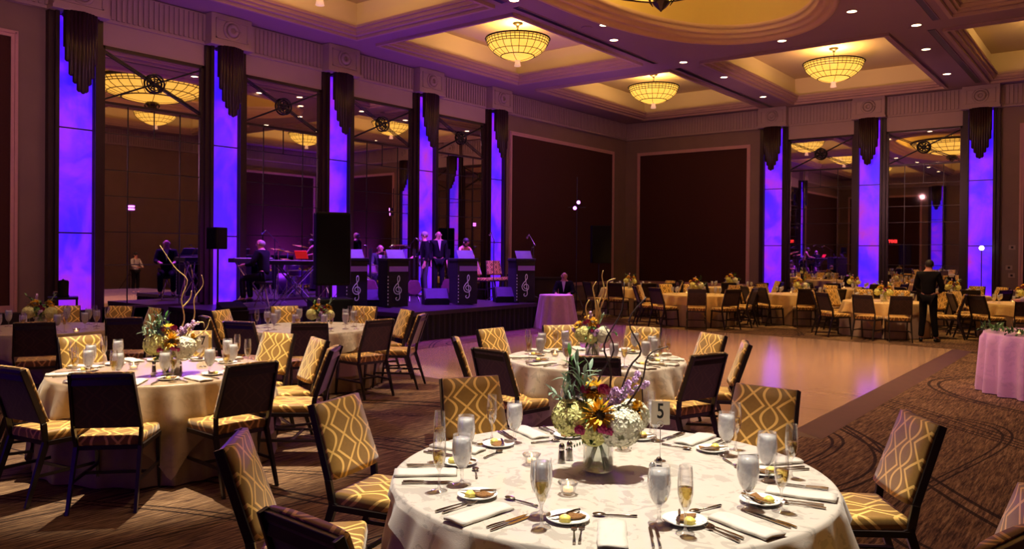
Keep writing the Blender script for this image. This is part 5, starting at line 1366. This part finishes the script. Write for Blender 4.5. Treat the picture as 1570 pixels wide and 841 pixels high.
# ================================================================== LIGHT
def tspot(c, e, ang, off=(1.0, .3), tz=.4, color=(1, .80, .52), size=.05, blend=.3):
    lamp('SPOT', 'table_spotlight', (c[0] + off[0], c[1] + off[1], CZ - .05), e, color, target=(c[0], c[1], tz), size=size, spot=ang, blend=blend)
tspot(T5, 3000, 32, (-.2, .3), color=(1, .90, .74), blend=.5); tspot(T6, 3000, 32, (0, .4), color=(1, .82, .58), blend=.6); tspot(T7, 4700, 32, (0, .4), color=(1, .83, .58), blend=.65); tspot(T3, 1500, 37, (.2, .4), color=(1, .74, .45)); tspot(T8, 520, 38, (.3, .3), color=(1, .66, .45))
for px, fd, l, n_ in far:
    c = atd(px, fd, 0); tspot((c.x, c.y), 1500, 30, (0, .2), color=(1, .60, .18), size=.05)
for i, (x, y) in enumerate(dl):
    lamp('SPOT', 'downlight_beam', (x, y, CZ - .03), 150 if x > -8 else 45, (1, .60, .32), rot=(0, 0, 0), size=.05, spot=75, blend=1)
for x, y in ((-3.9, 11), (-4.6, 13.6), (-6.9, 11), (-3.6, 15.5), (-6.5, 14.5)):
    lamp('SPOT', 'dance_floor_beam', (x, y, CZ - .03), 1200, (1, .60, .33), rot=(0, 0, 0), size=.05, spot=75, blend=1)
for x, y, e in ((-1.0, 5.5, 260), (-.6, 9, 330), (-3.9, 2.9, 130), (-5.2, 5.4, 130)):
    lamp('SPOT', 'carpet_beam', (x, y, CZ - .03), e, (1, .66, .40), rot=(0, 0, 0), size=.05, spot=70, blend=.8)
# purple uplighting, then stage washes and added fill lamps
for y in (8.5, 11.7, 14.9, 18.1): lamp('SPOT', 'purple_uplight', (WX0 + 1.1, y, .9), 200, (.36, .05, 1), target=(WX0 + 2.8, y + .3, 7), size=.03, spot=95, blend=.9)
lamp('SPOT', 'purple_uplight', (-14.5, 22, .5), 60, (.45, .1, .9), target=(-13, 22, 7), size=.03, spot=100, blend=.9)
for y in (11.4, 13.2, 14.6):
    lamp('SPOT', 'stage_wash', (-12.4, y, 6.7), 4200, (.30, .05, 1), target=(-13.6, y, SZ), size=.03, spot=62, blend=.8)
lamp('SPOT', 'stage_wash', (-13.5, 9.4, 6.7), 2200, (.36, .05, 1), target=(-14.6, 9.4, SZ), size=.03, spot=55, blend=.8)
for y in (9.5, 12.5, 15.2): lamp('SPOT', 'strip_wash', (-10.6, y, 6.7), 1300, (.36, .03, 1), target=(-10.6, y, 0), size=.03, spot=42, blend=.9)
lamp('SPOT', 'stage_key', (-9.5, 14.6, 5.8), 420, (.95, .15, .5), target=(-14.2, 14.6, 1.6), size=.03, spot=45, blend=.7)
lamp('SPOT', 'stage_key', (-9.5, 9.6, 5.8), 300, (.95, .15, .45), target=(-14.0, 9.4, 1.6), size=.03, spot=36, blend=.7)
lamp('SPOT', 'added_wall_fill', (-8.5, 6.0, 4.4), 300, (.85, .32, .62), target=(-16.2, 9, 6.2), size=.005, spot=100, blend=1)  # added lamps without fixtures, lifting the walls and friezes
lamp('SPOT', 'added_wall_fill', (-9.0, 17.5, 4.4), 340, (.85, .32, .62), target=(-16.2, 20, 6.2), size=.005, spot=100, blend=1)
lamp('SPOT', 'added_wall_fill', (-7, 19.5, 4.2), 460, (1, .42, .45), target=(-8, 28.1, 6.0), size=.005, spot=105, blend=1)
lamp('SPOT', 'added_wall_fill', (-11, .5, 1.6), 140, (1, .45, .45), target=(-16.2, 4, 3.4), size=.03, spot=100, blend=1)
lamp('SPOT', 'violet_mirror_fill', (.9, 24.5, .4), 1100, (.34, .04, 1), target=(2.35, 25, 2.0), size=.03, spot=120, blend=1)  # added unseen lamps, brightening the walls reflected in the stage mirrors
lamp('SPOT', 'violet_mirror_fill', (-.6, 26.8, .4), 500, (.36, .05, 1), target=(-.2, 28.1, 2.2), size=.03, spot=90, blend=1)
lamp('AREA', 'magenta_fill', (-5, 10, .2), 55, (.85, .28, .5), rot=(PI, 0, 0), size=8, sx=12)
lamp('SPOT', 'pink_side', (-3.5, 7.0, 3.4), 330, (.95, .25, .85), target=(cr.x, cr.y, .4), size=.03, spot=24, blend=.6)
lamp('SPOT', 'violet_rim', (-12.5, 7.0, 3.6), 260, (.42, .08, 1), target=(-5.5, 4.0, .6), size=.1, spot=50, blend=.7)
w = bpy.data.worlds.new('w'); sc.world = w; w.use_nodes = True; w.node_tree.nodes['Background'].inputs[0].default_value = (.02, .01, .03, 1); w.node_tree.nodes['Background'].inputs[1].default_value = .3
cy = sc.cycles
cy.use_denoising = True; cy.max_bounces = 7; cy.diffuse_bounces = 3; cy.glossy_bounces = 5; cy.transparent_max_bounces = 16; cy.transmission_bounces = 4
cy.caustics_reflective = False; cy.caustics_refractive = False; cy.sample_clamp_indirect = 3; cy.use_light_tree = True
sc.view_settings.view_transform = 'Standard'; sc.view_settings.look = 'Medium High Contrast' if False else 'None'
sc.view_settings.exposure = .1; sc.view_settings.gamma = 1
